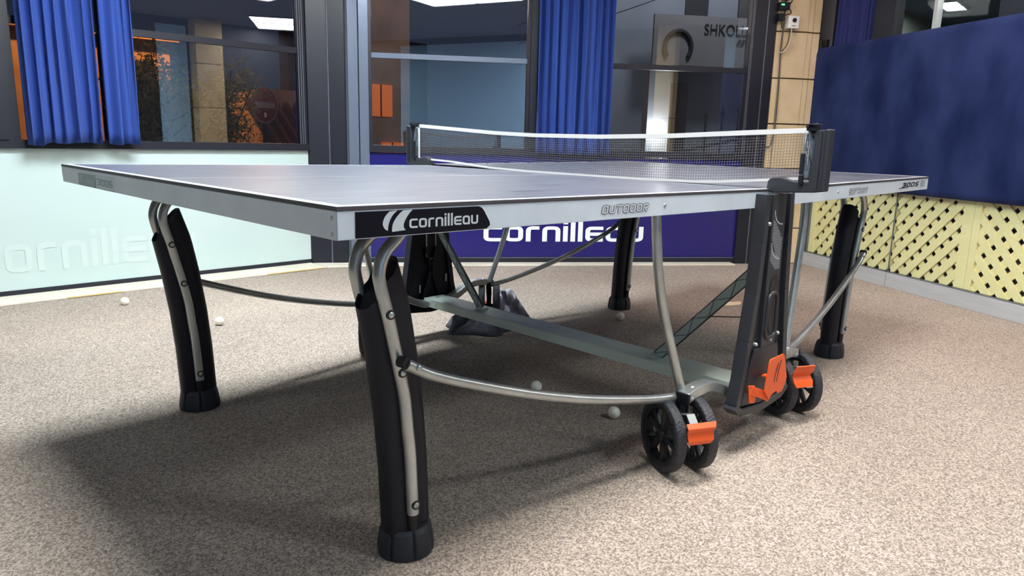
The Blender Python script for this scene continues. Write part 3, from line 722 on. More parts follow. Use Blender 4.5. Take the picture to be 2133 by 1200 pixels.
# diagonal struts with truss relief
for my in (0, 1):
    Y = lambda y: W_-y if my else y
    a = V((1.37, Y(.335), .183)); b_ = V((1.37, Y(.035), .50)); t = (b_-a).normalized(); nn = V((1, 0, 0)).cross(t)
    mb = MB(); mb.box((a+b_)/2, (.006, (b_-a).length, .034), (V((1, 0, 0)), t, nn)); st = mb.build('diagonal_strut', 'strut', T)
    mb = MB(); n_ = 9; ln = (b_-a).length
    for e_ in (-1, 1): mb.box((a+b_)/2+nn*(.0155*e_), (.0085, ln, .003), (V((1, 0, 0)), t, nn))
    for i in range(n_):
        p0_ = a+t*(ln*i/n_)+nn*(.014*(1 if i % 2 else -1)); p1_ = a+t*(ln*(i+1)/n_)+nn*(.014*(-1 if i % 2 else 1))
        mb.sweep([p0_, p1_], [(-.001, -.0042), (.001, -.0042), (.001, .0042), (-.001, .0042)], up=(1, 0, 0))
    mb.build('truss_rib', 'strut_dark', st)
    mb = MB(); mb.box((1.37, Y(.34), .1845), (.045, .03, .006)); mb.build('foot_plate', 'beam', st)
# black end shields either side of the net line
def shield(my):
    Y = lambda y: W_-y if my else y
    yo, yi = Y(-.032), Y(.002)            # outer and inner faces
    sy = 1 if my else -1                  # outward
    out = [(1.284, .735), (1.282, .60), (1.272, .46), (1.252, .33), (1.235, .22), (1.216, .150), (1.245, .128), (1.37, .116), (1.495, .128), (1.524, .150), (1.505, .22), (1.488, .33), (1.470, .46), (1.458, .60), (1.448, .735)]
    mb = MB(); k = len(out)
    inner = [(1.37+(x-1.37)*.86, z if z > .3 else z+.008) for x, z in out]
    mb.prism([V((x, Y(-.020), z)) for x, z in out], (0, -sy, 0), .012)
    # rim walls standing proud on the outer face
    def bar(p, q, wd, y0, y1):
        a = V((p[0], (y0+y1)/2, p[1])); c = V((q[0], (y0+y1)/2, q[1])); mb.sweep([a, c], [(-wd/2, -abs(y1-y0)/2), (wd/2, -abs(y1-y0)/2), (wd/2, abs(y1-y0)/2), (-wd/2, abs(y1-y0)/2)], up=(0, 1, 0))
    yA, yB = Y(-.034), Y(.002)
    for seg in (out[0:6], out[9:15]):
        s_ = 1 if seg[0][0] < 1.37 else -1
        for p_, q_ in zip(seg, seg[1:]):
            bar((p_[0]+s_*.012, p_[1]), (q_[0]+s_*.012, q_[1]), .024, yA, yB)
    # central raised spine, outer side
    bar((1.366, .735), (1.372, .30), .078, Y(-.032), Y(-.018))
    for p_, q_ in zip(out[5:9], out[6:10]): bar(p_, q_, .02, Y(-.036), Y(.004))
    sh = mb.build('end_shield', 'grey_plastic' if not my else 'black_plastic', T, bevel=.0015)
    # lower bowl
    mb = MB(); mb.prism([V((x, Y(-.030), z)) for x, z in ((1.300, .300), (1.440, .300), (1.490, .145), (1.37, .128), (1.25, .145))], (0, -sy, 0), .008); mb.build('lower_plate', 'grey_plastic' if not my else 'black_plastic', sh, bevel=.002)
    # raised loop round the long slot, and the slot itself
    yy = Y(-.0335)
    loop = rnd([(1.346, .325), (1.408, .325), (1.402, .455), (1.350, .455)], .024, True)
    mb = MB(); mb.tube([V((p.x, yy, p.y)) for p in loop], .0055, 8, up=(0, 1, 0), cap=False); mb.build('slot_rim', 'grey_plastic' if not my else 'zinc', sh, smooth=True)
    mb = MB(); ov = [(1.377+(.026 if a < 9 else .017)*math.cos(a*math.pi/8), (.375 if (8 < a < 16) else .470)+.040*math.sin(a*math.pi/8)) for a in range(17)]
    mb.prism([V((x, Y(-.0325), z)) for x, z in ov], (0, sy, 0), .0012); mb.build('slot', 'black_inner', sh)
    # dark side channels
    for s_ in (-1, 1):
        for z0, z1 in ((.62, .725), (.33, .60), (.16, .30)):
            x0_ = (1.412 if s_ > 0 else 1.323)+s_*(0 if z0 > .3 else .03); x1_ = x0_+s_*(.017 if z0 > .3 else .020)
            mb = MB(); mb.prism([V((x0_, Y(-.0195), z0)), V((x1_+s_*(.012 if z0 < .5 else 0), Y(-.0195), z0)), V((x1_, Y(-.0195), z1)), V((x0_, Y(-.0195), z1))], (0, sy, 0), .002); mb.build('channel', 'black_inner', sh)
    if my:
        for xx, z0 in ((1.315, .20), (1.46, .235)):
            mb = MB(); mb.box((xx, W_+.004, z0+.015), (.008, .004, .034)); mb.build('latch', 'zinc', sh)
        # crossed ribs on the inner face
        mb = MB()
        for s_ in (-1, 1):
            mb.sweep([V((1.37-s_*.06, W_-.004, .14)), V((1.37, W_-.004, .30)), V((1.37+s_*.03, W_-.004, .40))], [(-.006, -.006), (.006, -.006), (.006, .006), (-.006, .006)], up=(0, 1, 0))
        lp = rnd([(1.345, .345), (1.395, .345), (1.395, .60), (1.345, .60)], .024, True)
        mb.build('inner_rib', 'black_plastic', sh)
        mb = MB(); mb.tube([V((p.x, W_-.004, p.y)) for p in lp], .0028, 8, up=(0, 1, 0), cap=False); mb.build('wire_loop', 'zinc', sh, smooth=True)
    else:
        # pattern of fine pale dashes forming two sweeping blades
        mb = MB()
        def blade_at(z): return None
        for (zc, zb, x0_, x1_) in ((.69, .65, 1.340, 1.397), (.60, .552, 1.337, 1.402)):
            p = [(x0_+(x1_-x0_)*t**1.6*.9, zc-(zc-zb)*(1-(1-t)**2)) for t in [i/12 for i in range(13)]]
            for qd in ribbon([V(a) for a in p], .0035): decal(mb, [[(a.x, a.y) for a in qd]], (0, -.0326, 0), (1, 0, 0), (0, 0, 1), 1, (0, 0, 0))
        for (zt0, zb0, rows) in ((.662, .555, 24), (.578, .522, 13)):
            for i in range(rows):
                z = zt0-(zt0-zb0)*i/rows; t = i/rows
                xa = 1.336+.050*max(0, t-.45)**1.1*1.5; xb = 1.341+.055*min(1, (t*2.0)**.8)
                x = xa+(.002 if i % 2 else 0)
                while x < xb:
                    mb.add([V((x, -.0326, z)), V((x+.0026, -.0326, z)), V((x+.0026, -.0326, z-.0022)), V((x, -.0326, z-.0022))], [(0, 1, 2, 3)]); x += .0044
        mb.build('dash_pattern', 'decal_silver', sh)
        for x_, z_ in ((1.308, .655), (1.296, .318), (1.425, .330), (1.380, .318)):
            mb = MB(); mb.lathe([(0, .006), (.0045, .0045), (.006, 0), (.006, -.006)], (x_, -.034, z_), (0, -1, 0), 12); mb.build('bolt', 'zinc', sh, smooth=True)
    return sh
sh0 = shield(0); shield(1)
# orange ball and bat hook at the foot of the near shield
hk = MB()
pl = [(1.310, .271), (1.316, .280), (1.390, .282), (1.400, .276), (1.428, .205), (1.425, .193), (1.400, .163), (1.392, .170), (1.382, .165), (1.370, .176), (1.345, .172), (1.325, .160), (1.296, .190)]
hk.prism([V((x, -.070, z)) for x, z in pl], (0, -1, 0), .004)
hk.sweep([V((1.330, -.073, .164)), V((1.300, -.058, .180)), V((1.268, -.046, .192))], [(-.0022, -.012), (.0022, -.012), (.0022, .012), (-.0022, .012)], up=(0, 0, 1))
hk.prism([V((1.256, -.044, .208)), V((1.280, -.052, .205)), V((1.290, -.053, .160)), V((1.284, -.051, .152)), V((1.266, -.046, .156))], (.3, 1, 0), .004)
hk.box((1.36, -.052, .215), (.02, .036, .006)); hk.box((1.30, -.045, .178), (.012, .02, .012))
ho = hk.build('orange_hook', 'orange', T, bevel=.001)
mb = MB(); bl = blade(.0, .016, .001, .006, .055); decal(mb, bl, (1.345, -.0745, .205), (1, 0, 0), UZ, 1, (0, 0, 0)); bl = blade(.014, .030, .004, .006, .062); decal(mb, bl, (1.347, -.0745, .205), (1, 0, 0), UZ, 1, (0, 0, 0))
mb.build('cut_out', 'black_inner', ho)
q, wd = text_quads('cornilleau', .2, .12)
mb = MB()
# ================================================================ THE NET
NT = thing('table_tennis_net', 'low net of dark mesh with white tapes and grey posts clamped across the table', 'net', (1.37, W_/2, .75))
def interp(tab, y):
    for (y0, z0), (y1, z1) in zip(tab, tab[1:]):
        if y <= y1: t = (y-y0)/(y1-y0); t = max(0, t); return z0+(z1-z0)*t
    return tab[-1][1]
topz = [(-.082, .905), (.097, .897), (.334, .8855), (.615, .8785), (.92, .879), (1.131, .885), (1.36, .897), (1.598, .909)]
botz = [(-.083, .779), (.012, .770), (.16, .757), (.25, .7515), (.449, .7485), (.638, .7485), (.946, .749), (1.15, .752), (1.22, .756), (1.388, .767), (1.598, .772)]
nb = MB(); y0, y1 = -.075, 1.595
def strand(path, r): nb.sweep(path, [(-r, -r), (r, -r), (r, r), (-r, r)], cap=False, up=(1, 0, 0))
nh = 17
for i in range(1, nh):
    t = i/nh; path = []
    for j in range(41):
        y = y0+(y1-y0)*j/40; a = interp(botz, y); b = interp(topz, y); path.append(V((1.37+.0015*math.sin(y*7), y, a+(b-a)*t+.0018*math.sin(y*23+i)*math.exp(-abs(y-1.45)*5))))
    strand(path, .0005)
nv = 200
for i in range(nv+1):
    y = y0+(y1-y0)*i/nv; nb.sweep([V((1.37+.0015*math.sin(y*7), y, interp(botz, y))), V((1.37+.0015*math.sin(y*7), y, interp(topz, y)))], [(-.0004, -.0004), (.0004, -.0004), (.0004, .0004), (-.0004, .0004)], cap=False, up=(1, 0, 0))
no_ = nb.build('netting', 'net_strand', NT); no_['kind'] = 'stuff'
def tape(tab, h, ya, yb, name):
    mb = MB(); P_ = []
    for j in range(61):
        y = ya+(yb-ya)*j/60; P_.append(V((1.37, y, interp(tab, y))))
    mb.sweep(P_, [(-.0022, -h/2), (.0022, -h/2), (.0022, h/2), (-.0022, h/2)], up=(0, 0, 1)); return mb.build(name, 'tape', NT)
tape(topz, .0135, -.09, 1.60, 'top_tape'); tape(botz, .007, -.083, 1.60, 'bottom_tape')
for my in (0, 1):
    Y = lambda y: W_-y if my else y
    sg = 1 if my else -1
    # clamp arm + post, an L seen from the end
    lo = [(.004, .737), (-.010, .733), (-.146, .745), (-.1515, .752)]
    pts = [V((1.37, Y(y), z)) for y, z in [(.008, .740), (.006, .768), (-.004, .779), (-.030, .781), (-.070, .771), (-.108, .771), (-.112, .905), (-.1525, .909), (-.1515, .748), (-.125, .744), (-.02, .737)]]
    mb = MB(); mb.prism([p+V((-.016, 0, 0)) for p in pts], (1, 0, 0), .032); po = mb.build('net_post', 'grey_plastic', NT, bevel=.003)
    mb = MB(); mb.box((1.37, Y(-.1400), .83), (.036, .003, .155)); mb.box((1.353, Y(-.1305), .83), (.004, .004, .150)); mb.build('post_rib', 'grey_plastic', po)
    # folded sheet gusset between net end and post
    mb = MB(); mb.grid(lambda a, t: V((1.366+.006*math.sin(a*9+t*7)*math.sin(math.pi*a), Y(-.080-.034*a), .776+.128*t)), 10, 14); mb.build('gusset', 'sheet', po, smooth=True, solid=.001, angle=80)
    if not my:
        mb = MB()
        for kx in range(3): mb.span((1.3655, -.096+.0055*kx, .78), (1.3665, -.0945+.0055*kx, .90))
        for kz in range(9): mb.span((1.3655, -.097, .79+.012*kz), (1.3665, -.083, .7915+.012*kz))
        mb.build('woven_end', 'tape', po)
    else:
        mb = MB(); mb.span((1.366, W_+.070, .775), (1.3675, W_+.083, .900)); mb.build('woven_end', 'tape', po)
    # tension clip on top
    mb = MB(); mb.tube([V((1.345, Y(-.094), .914)), V((1.36, Y(-.096), .917)), V((1.395, Y(-.100), .921))], .0045, 8); mb.box((1.362, Y(-.104), .910), (.022, .028, .012)); mb.box((1.362, Y(-.108), .920), (.03, .03, .004)); mb.build('tension_clip', 'black_plastic', po, bevel=.001)
    # cord and toggle
    cd = crom([V((1.352, Y(-.098), .905)), V((1.351, Y(-.094), .87)), V((1.350, Y(-.098), .850)), V((1.348, Y(-.108), .840)), V((1.347, Y(-.113), .815)), V((1.349, Y(-.108), .780))], 6)
    MB().tube(cd, .0011, 6).build('cord', 'black_inner', po, smooth=True)
    mb = MB(); mb.box((1.351, Y(-.088), .818), (.006, .012, .055)); mb.box((1.351, Y(-.089), .777), (.008, .013, .025)); mb.build('toggle', 'black_plastic', po, bevel=.002)
# ================================================================ SMALL THINGS
def ball(x, y, label):
    mb = MB(); R = .0198; mb.lathe([(R*math.sin(a*math.pi/16), -R*math.cos(a*math.pi/16)) for a in range(17)], (x, y, R), (0, 0, 1), 24)
    o = mb.build('ping_pong_ball', 'ball', smooth=True, org=(x, y, 0), angle=80); tag(o, label, 'ball', 'ping pong balls on the carpet')
ball(.540, 2.935, 'white ball on the carpet closest to the mint wall, left of the legs')
ball(.735, 2.262, 'white ball on brightly lit carpet just right of the far left table leg')
ball(2.262, 1.150, 'white ball lying against the foot of the far right-hand leg beyond the beam')
ball(1.195, .705, 'white ball in the shadow behind the curved stay bar')
ball(1.205, .372, 'white ball in the shadow in front of the curved stay bar, left of the caster')

# crumpled dark bag below the far casters
def crumple(name, c, sx, sy, h, m, label, cat, seed, peaks, parent=None):
    rr = random.Random(seed); n = 26
    K = [(rr.uniform(0, 6.28), rr.uniform(6, 17), rr.uniform(0, 6.28)) for _ in range(7)]
    def hgt(u, v):
        e = max(0, 1-(abs(u)**3+abs(v)**3)); z = 0
        for px, py, ph, pr in peaks: z = max(z, ph*max(0, 1-math.hypot((u-px)/pr, (v-py)/pr)))
        for a, fq, ph in K: z += .09*abs(math.sin(fq*(u*math.cos(a)+v*math.sin(a))*.6+ph))
        return h*z*min(1, e*2.5)
    mb = MB()
    def fn(i, j, top):
        u, v = i*2-1, j*2-1; q = 1-.12*math.sin(5*math.atan2(v, u)+seed)
        f_ = math.hypot(u, v)/max(abs(u), abs(v), 1e-6) if (u or v) else 1
        x, y = u/f_**.8*q*sx, v/f_**.8*q*sy
        return V((c[0]+x*UC.x+y*VC.x, c[1]+x*UC.y+y*VC.y, (.0015+hgt(u, v)) if top else .0005))
    mb.grid(lambda a, b: fn(a, b, True), n, n)
    o = mb.build(name, m, parent, smooth=True, solid=.002, org=(c[0], c[1], 0), angle=28)
    if parent is None: tag(o, label, cat)
    return o
UC = V((.714, -.70, 0)); VC = V((.70, .714, 0))
crumple('crumpled_bag', (1.60, 1.46), .15, .12, .06, 'cloth', 'dark crumpled bag lying flat under the centre beam beside the far casters', 'bag', 4, [(.1, .1, 1.0, 1.2), (-.6, 0, .8, .8), (.6, -.2, .6, .8)])
# upright folded flap, coloured paler for the light falling on it
mb = MB()
def flap(a, t):
    base = V((1.775, 1.49, .002))+UC*(-.035+.19*a); top = V((1.775, 1.50, .160))+UC*(-.026+.075*a)
    p = base.lerp(top, t); p += VC*(.014*math.sin(9*a+6*t)+.01*math.sin(17*a-9*t)+.05*(1-t)*(.4-abs(a-.5))); return p
mb.grid(flap, 22, 18); o = mb.build('cloth_cover', 'cloth_lit', smooth=True, solid=.006, angle=50)
tag(o, 'grey crumpled cloth standing in a peak behind the far twin casters', 'cloth')
# scrap of paper and cable on the right part of the carpet
mb = MB(); rr = random.Random(2)
c_ = V((3.05, .985, .0)); mb.prism([c_+V((.07*math.cos(a*.7)*(1+rr.uniform(-.3, .3)), .035*math.sin(a*.7)*(1+rr.uniform(-.3, .3)), .001)) for a in range(9)], (0, 0, 1), .0015)
o = mb.build('paper_scrap', 'paper'); tag(o, 'small cream scrap lying on the carpet beyond the near shield', 'paper')
mb = MB(); mb.tube(crom([V((2.62, .95, .004)), V((2.72, .86, .003)), V((2.80, .78, .004)), V((2.98, .66, .002))], 5), .003, 6); o = mb.build('cable', 'cable', smooth=True)
tag(o, 'thin black cable end on the carpet near the right-hand legs', 'cable')

# ---- wall box, router and cables on the stone column
def col(s, d, z): return B0+UB*s+NB*d+V((0, 0, z))
mb = MB(); mb.box(col(.088, -.045, 1.700), (.078, .052, .082), AXB); so = mb.build('socket_box', 'socket', bevel=.004)
tag(so, 'white surface-mounted socket box with a black plug on the stone column', 'socket')
mb = MB(); mb.cyl(col(.088, -.071, 1.712), col(.088, -.082, 1.712), .014, 16); mb.box(col(.088, -.0715, 1.675), (.03, .002, .004), AXB); mb.build('plug', 'black_plastic', so, bevel=.001)
mb = MB(); mb.box(col(.020, -.035, 1.805), (.075, .045, .05), AXB); mb.box(col(-.002, -.045, 1.73), (.045, .05, .05), AXB); mb.box(col(.03, -.03, 1.868), (.055, .035, .035), AXB)
ro = mb.build('power_adapters', 'black_plastic', bevel=.004); tag(ro, 'cluster of black network boxes with a green light above the socket box', 'electronics')
mb = MB(); mb.box(col(.002, -.059, 1.812), (.022, .003, .009), AXB); mb.build('status_light', 'green_led', ro)
rr = random.Random(11)
def cab(pts, r, label, m='cable', name='cable', grp=None):
    mb = MB(); mb.tube(crom(pts, 8), r, 8); o = mb.build(name, m, smooth=True); tag(o, label, 'cable', grp); return o
cab([col(.03, -.055, 1.87), col(.065, -.06, 1.845), col(.045, -.062, 1.80), col(.065, -.06, 1.76), col(.02, -.07, 1.74), col(.0, -.07, 1.70), col(.012, -.05, 1.66)], .004, 'tangled black cable looping over the network boxes')
cab([col(.02, -.05, 2.38), col(.03, -.05, 2.1), col(.012, -.05, 1.98), col(.05, -.052, 1.92), col(.02, -.05, 1.88)], .005, 'black cable dropping from the ceiling to the network boxes')
cab([col(.055, -.05, 2.3), col(.05, -.055, 2.0), col(.065, -.052, 1.93), col(.04, -.055, 1.84)], .004, 'second black cable falling beside the first above the boxes')
cab([col(.082, -.055, 1.66), col(.086, -.055, 1.60), col(.075, -.056, 1.55), col(.045, -.05, 1.505), col(.02, -.035, 1.50)], .004, 'pale cable curving down to the left from the socket box', 'cable_pale')
cab([col(.075, -.05, 1.66), col(.072, -.05, 1.60), col(.06, -.05, 1.55), col(.03, -.04, 1.50)], .003, 'black cable curving down to the left from the socket box')
cab([col(.035, -.03, 1.70), col(.030, -.03, 1.5), col(.040, -.03, 1.3), col(.042, -.03, 1.1), col(.040, -.03, .97), col(.015, -.035, .86), col(-.02, -.04, .85)], .005, 'long thick cable running down the left edge of the stone column', 'strut_dark')
mb = MB(); mb.box(rt(-.005, -.02, 1.575), (.045, .03, .05), AXR); o = mb.build('wall_bracket', 'black_inner', bevel=.003); tag(o, 'small black bracket above the upper left corner of the velvet screen', 'bracket')

# ================================================================ OUTSIDE, AT NIGHT
GZ = -1.0
# street surface
g = MB(); g.span((-12, 3.9, GZ-.1), (40, 40, GZ)); struct(g.build('ground_outside', 'asphalt'))
def light(kind, loc, energy, col_, size=.3, rot=None, spot=None):
    l = bpy.data.lights.new('lamp', kind); l.energy = energy; l.color = col_
    if kind in ('POINT', 'SPOT'): l.shadow_soft_size = size
    if spot: l.spot_size = spot; l.spot_blend = .5
    o = bpy.data.objects.new('outdoor_light', l); COL.objects.link(o); o.location = loc  # also serves bare lights that have no lamp body
    if rot: o.rotation_euler = V(rot).to_track_quat('-Z', 'Y').to_euler()
    return o
# block of flats seen through the left window
b = MB(); b.span((2.0, 15.0, GZ), (5.2, 18, 2.75)); bl = b.build('apartment_building', 'ext_wall')
tag(bl, 'orange-lit block of flats behind the tree, seen through the left window', 'building')
for x in (3.05, 4.45):
    for z in (-.3, 1.1):
        b = MB(); b.span((x, 14.93, z), (x+.42, 15.0, z+1.1)); fr = b.build('window', 'ext_dark', bl)
        b = MB(); b.span((x-.06, 14.88, z-.08), (x+.48, 14.99, z)); b.build('window_ledge', 'ext_wall', bl)
b = MB(); b.span((1.9, 14.7, 2.6), (5.3, 15, 2.75)); b.build('cornice', 'ext_wall', bl)
# sodium lantern hanging near that facade
t = thing('street_lamp', 'sodium street lamp lighting the facade behind the tree', 'street lamp', (3.2, 12.4, GZ))
MB().cyl((3.2, 12.4, GZ), (3.2, 12.4, 4.2), .06, 10).build('pole', 'ext_dark', t, smooth=True)
MB().tube([(3.2, 12.4, 4.2), (3.4, 12.6, 4.4), (3.9, 13.0, 4.4)], .04, 8).build('arm', 'ext_dark', t, smooth=True)
MB().box((4.0, 13.1, 4.36), (.35, .25, .08)).build('lantern', 'lit_orange', t)
light('SPOT', (4.4, 12.6, 4.2), 620, (1, .38, .08), .12, (-.15, .75, -1), 2.3)
# house with a tiled roof, right part of the left window
h = MB(); h.span((5.6, 11.5, GZ), (8.2, 13.2, 1.62)); ho_ = h.build('tiled_house', 'ext_wall'); tag(ho_, 'low house with a ribbed tile roof behind the no-entry sign', 'building')
for i in range(15):
    x = 5.3+i*.2; m_ = MB(); m_.tube([V((x, 10.6, .62)), V((x, 11.6, 1.42))], .07, 6); m_.build('tile_row', 'tile_roof', ho_, smooth=True)
m_ = MB(); m_.hexa([V((5.2, 10.6, .50)), V((8.3, 10.6, .50)), V((8.3, 11.6, 1.30)), V((5.2, 11.6, 1.30))], [V((5.2, 10.6, .58)), V((8.3, 10.6, .58)), V((8.3, 11.6, 1.38)), V((5.2, 11.6, 1.38))]); m_.build('roof', 'tile_roof', ho_)
b = MB(); b.span((7.6, 14.6, GZ), (11.5, 15, 3.2)); o = b.build('dark_house', 'ext_dark'); tag(o, 'unlit house with one bright window above the no-entry sign', 'building')
b = MB(); b.span((8.05, 14.55, 1.95), (8.75, 14.6, 2.45)); b.build('lit_window', 'lit_white', o)
light('POINT', (3.9, 8.3, 2.3), 12, (1, .42, .14), .4)  # added light that turns the leaves orange, no lamp stands here
light('POINT', (6.6, 9.6, 2.6), 8, (1, .45, .2), .15)
# garden wall under the sign
m_ = MB(); m_.span((4.6, 9.0, GZ), (6.6, 9.2, .62)); o = m_.build('garden_wall', 'ext_wall'); tag(o, 'low rendered garden wall at the foot of the no-entry sign', 'wall')
# no-entry sign
SC_ = V((4.93, 10.35, 1.295)); nr = (CP-SC_); nr.z = 0; nr = rotz(nr.normalized(), .80)
t = thing('no_entry_sign', 'round no-entry road sign with a pale bar seen through the left window', 'road sign', (4.93, 10.35, GZ))
mb = MB(); mb.lathe([(0, .012), (.27, .012), (.285, .0), (.27, -.008), (0, -.008)], SC_, nr, 32); mb.build('disc', 'sign_red', t, smooth=True)
mb = MB(); mb.lathe([(.268, .0125), (.268, .016), (.282, .016), (.287, .003)], SC_, nr, 32); mb.build('rim', 'sign_bar', t, smooth=True)
sx_ = V((0, 0, 1)).cross(nr); mb = MB(); mb.box(SC_+nr*.015, (.44, .095, .004), (sx_, V((0, 0, 1)), nr)); mb.build('bar', 'sign_bar', t)
mb = MB(); mb.box(SC_+nr*.015+V((0, 0, -.15)), (.05, .07, .004), (sx_, V((0, 0, 1)), nr)); mb.build('sticker', 'sign_letter', t)
MB().cyl((4.93, 10.37, GZ), (4.93, 10.37, 1.5), .035, 12).build('pole', 'ext_dark', t, smooth=True)
# tree with separate leaves
def tree(base, crown, rad, nleaf, label, seed, name='tree'):
    rr = random.Random(seed); t = thing(name, label, 'tree', base)
    tr = MB(); B_ = V(base); Cc = V(crown); tr.tube(crom([B_, B_.lerp(Cc, .5)+V((.1, 0, 0)), Cc], 5), .07, 8)
    tips = []
    for i in range(16):
        d_ = V((rr.gauss(0, 1), rr.gauss(0, 1), rr.gauss(0, .9))).normalized(); e = Cc+V((d_.x*rad[0], d_.y*rad[1], d_.z*rad[2]))*rr.uniform(.6, 1)
        s_ = B_.lerp(Cc, rr.uniform(.5, 1)); mid = s_.lerp(e, .5)+V((rr.uniform(-.1, .1),)*3); tr.tube(crom([s_, mid, e], 4), .012, 5); tips += [mid, e, s_.lerp(e, .75)]
    tr.build('trunk', 'bark', t, smooth=True)
    lf = MB()
    for i in range(nleaf):
        p = rr.choice(tips)+V((rr.gauss(0, .13), rr.gauss(0, .13), rr.gauss(0, .12))); a = V((rr.gauss(0, 1), rr.gauss(0, 1), rr.gauss(0, 1))).normalized(); b_ = a.orthogonal().normalized(); s_ = rr.uniform(.022, .05)
        lf.add([p-a*s_, p+b_*s_*.45, p+a*s_, p-b_*s_*.45], [(0, 1, 2, 3)])
    o = lf.build('foliage', 'leaf', t); o['kind'] = 'stuff'
tree((2.6, 8.6, GZ), (2.72, 8.6, 1.25), (.5, .5, .75), 4200, 'leafy tree in front of the orange facade in the left window', 5)
tree((3.7, 9.4, GZ), (3.66, 9.3, 1.25), (.65, .4, .8), 3600, 'smaller tree between the leafy tree and the no-entry sign', 8)
# building in the strip left of the mirrored blue wall (window 3)
b = MB(); b.span((5.6, 8.6, GZ), (6.5, 9.0, 3.4)); bb_ = b.build('brick_building', 'ext_wall'); tag(bb_, 'dim brown house wall with orange windows beyond the second window', 'building')
for (x0, x1, z0, z1) in ((5.75, 6.14, 1.15, 1.62), (5.95, 6.35, .60, .76)):
    b = MB(); b.span((x0, 8.56, z0), (x1, 8.6, z1)); fr = b.build('window', 'lit_orange', bb_)
    b = MB(); b.span((x0+.17, 8.55, z0), (x0+.19, 8.56, z1)); b.build('window_bar', 'ext_dark', bb_)
light('POINT', (6.0, 7.4, 3.0), 4, (1, .5, .3), .15)
# school building beyond window 4: signboard, arch emblem, lamp and spiked gate
def ex(s, d, z): return A0+UB*s+NB*d+V((0, 0, z))
sk = MB(); sk.box(ex(6.3, 5.6, 1.2), (6.2, .3, 4.6), AXB); sk = sk.build('school_building', 'ext_grey'); tag(sk, 'pale school building across the street with a lettered signboard', 'building')
for s_ in (4.4, 5.2, 6.0, 6.9):
    m_ = MB(); m_.box(ex(s_, 5.44, 2.95), (.34, .04, .8), AXB); fr = m_.build('window', 'ext_dark', sk)
m_ = MB(); m_.box(ex(3.6, 5.4, .7), (.9, .12, 2.4), AXB); m_.build('annex', 'ext_grey', sk)
tb = thing('signboard', 'grey signboard with dark capital letters and an arch emblem on the school', 'sign', ex(5.0, 4.95, 2.2))
m_ = MB(); m_.box(ex(4.62, 4.97, 2.24), (2.0, .05, .66), AXB); m_.build('board', 'ext_board', tb)
cu = bpy.data.curves.new('txt', 'FONT'); cu.body = 'SHKOLLA'; cu.size = .205; cu.extrude = .004; cu.space_character = 1.05
to = bpy.data.objects.new('lettering', cu); COL.objects.link(to)
bpy.context.view_layer.update()
me = bpy.data.meshes.new_from_object(to.evaluated_get(bpy.context.evaluated_depsgraph_get())); bpy.data.objects.remove(to)
def put(me, o, name, parent, m_name):
    mw = Matrix(((UB.x*.8, 0, -NB.x, o.x), (UB.y*.8, 0, -NB.y, o.y), (UB.z, 1, 0, o.z), (0, 0, 0, 1)))
    me.transform(mw); me.materials.clear(); me.materials.append(MAT[m_name]); ob = bpy.data.objects.new(name, me); COL.objects.link(ob)
    ob.parent = parent; ob.matrix_parent_inverse = Matrix.Translation(-V(parent.location)); return ob
put(me, ex(4.33, 4.935, 2.33), 'lettering', tb, 'ext_letter')
m_ = MB()
for k_ in range(2):
    m_.sweep([ex(4.83+.06*k_, 4.935, 2.20), ex(4.87+.06*k_, 4.935, 2.28)], [(-.014, -.004), (.02, -.004), (.02, .004), (-.02, .004)], up=NB)
m_.build('quote_mark', 'ext_letter', tb)
m_ = MB(); m_.tube([ex(3.97+.19*math.cos(a*math.pi/10), 4.93, 2.15+.21*math.sin(a*math.pi/10)) for a in range(-2, 13)], .032, 8); m_.build('arch_emblem', 'ext_letter', tb, smooth=True)
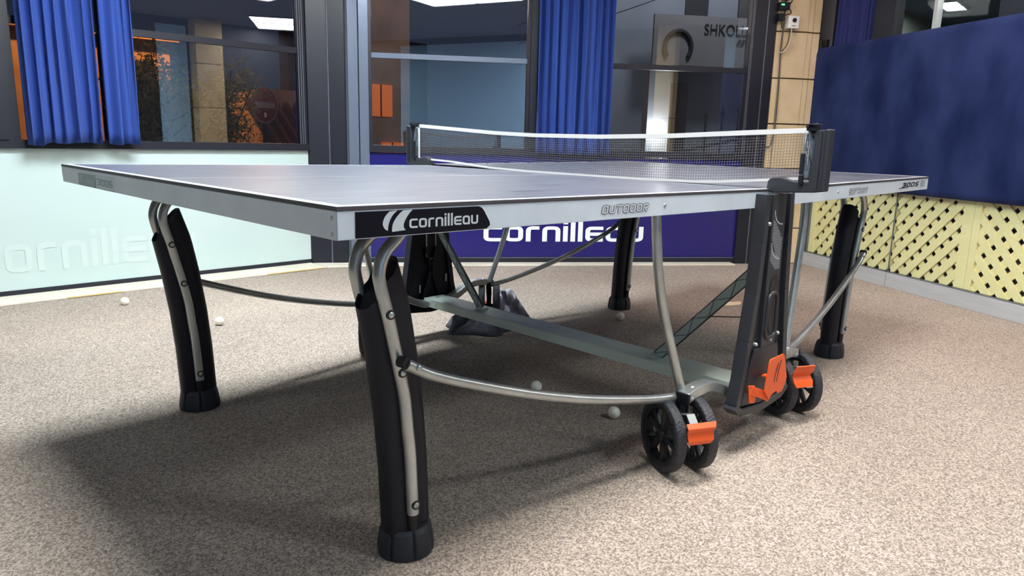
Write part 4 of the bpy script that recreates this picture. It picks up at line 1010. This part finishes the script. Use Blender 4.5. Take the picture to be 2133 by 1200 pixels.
# street lamp on the pillar, the bright spot above the net
lt = thing('wall_lamp', 'bright white outdoor lamp on a stone pillar seen just above the net', 'lamp', ex(3.15, 3.3, GZ))
m_ = MB(); m_.box(ex(3.17, 3.42, .35), (.26, .2, 2.7), AXB); m_.build('pillar', 'ext_grey', lt)
m_ = MB(); m_.box(ex(3.14, 3.25, .985), (.10, .06, .075), AXB); m_.build('lamp_head', 'lamp_white', lt)
light('POINT', ex(3.15, 3.0, .95), 7, (1, 1, .95), .05)
gt = thing('spiked_gate', 'dark iron gate with spear tips outside the right-hand window', 'gate', ex(4.6, 4.0, GZ))
for i in range(7):
    s_ = 4.05+i*.22; m_ = MB(); zt2 = 1.15+.05*i; m_.tube([ex(s_, 4, GZ), ex(s_, 4, zt2)], .014, 8); m_.tube([ex(s_, 4, zt2), ex(s_, 4, zt2+.05), ex(s_, 4, zt2+.16)], .03, 8, scale=[.6, 1, .05]); m_.build('spear_bar', 'ext_dark', gt, smooth=True)
m_ = MB(); m_.tube([ex(3.7, 4, .75), ex(5.5, 4, 1.15)], .02, 8); m_.tube([ex(3.7, 4, .25), ex(5.5, 4, .25)], .02, 8); m_.build('gate_rail', 'ext_dark', gt, smooth=True)
m_ = MB(); m_.box(ex(3.62, 4.1, .3), (.30, .3, 2.6), AXB); m_.build('gate_post', 'ext_dark', gt)
m_ = MB(); m_.box(ex(2.05, 2.2, .0), (.22, .2, 2.0), AXB); kb = m_.build('street_kiosk', 'ext_dark', bevel=.05); tag(kb, 'small dark rounded cabinet outside beside the middle curtain', 'cabinet')
m_ = MB(); m_.box(ex(2.06, 2.09, .72), (.15, .01, .42), AXB); m_.build('cabinet_face', 'ext_grey', kb)
for i, (za, zb) in enumerate(((1.9, 3.1), (2.1, 3.4))):
    o = MB().tube(crom([ex(1.5, 3.4, za), ex(3.0, 3.4, (za+zb)/2-.08), ex(4.6, 3.4, zb)], 6), .006, 6).build('overhead_wire', 'ext_dark', smooth=True); tag(o, ['lower', 'upper'][i]+' overhead wire crossing the street outside window', 'wire')
light('POINT', ex(4.3, 3.6, 4.2), 110, (.85, .9, 1), .3)
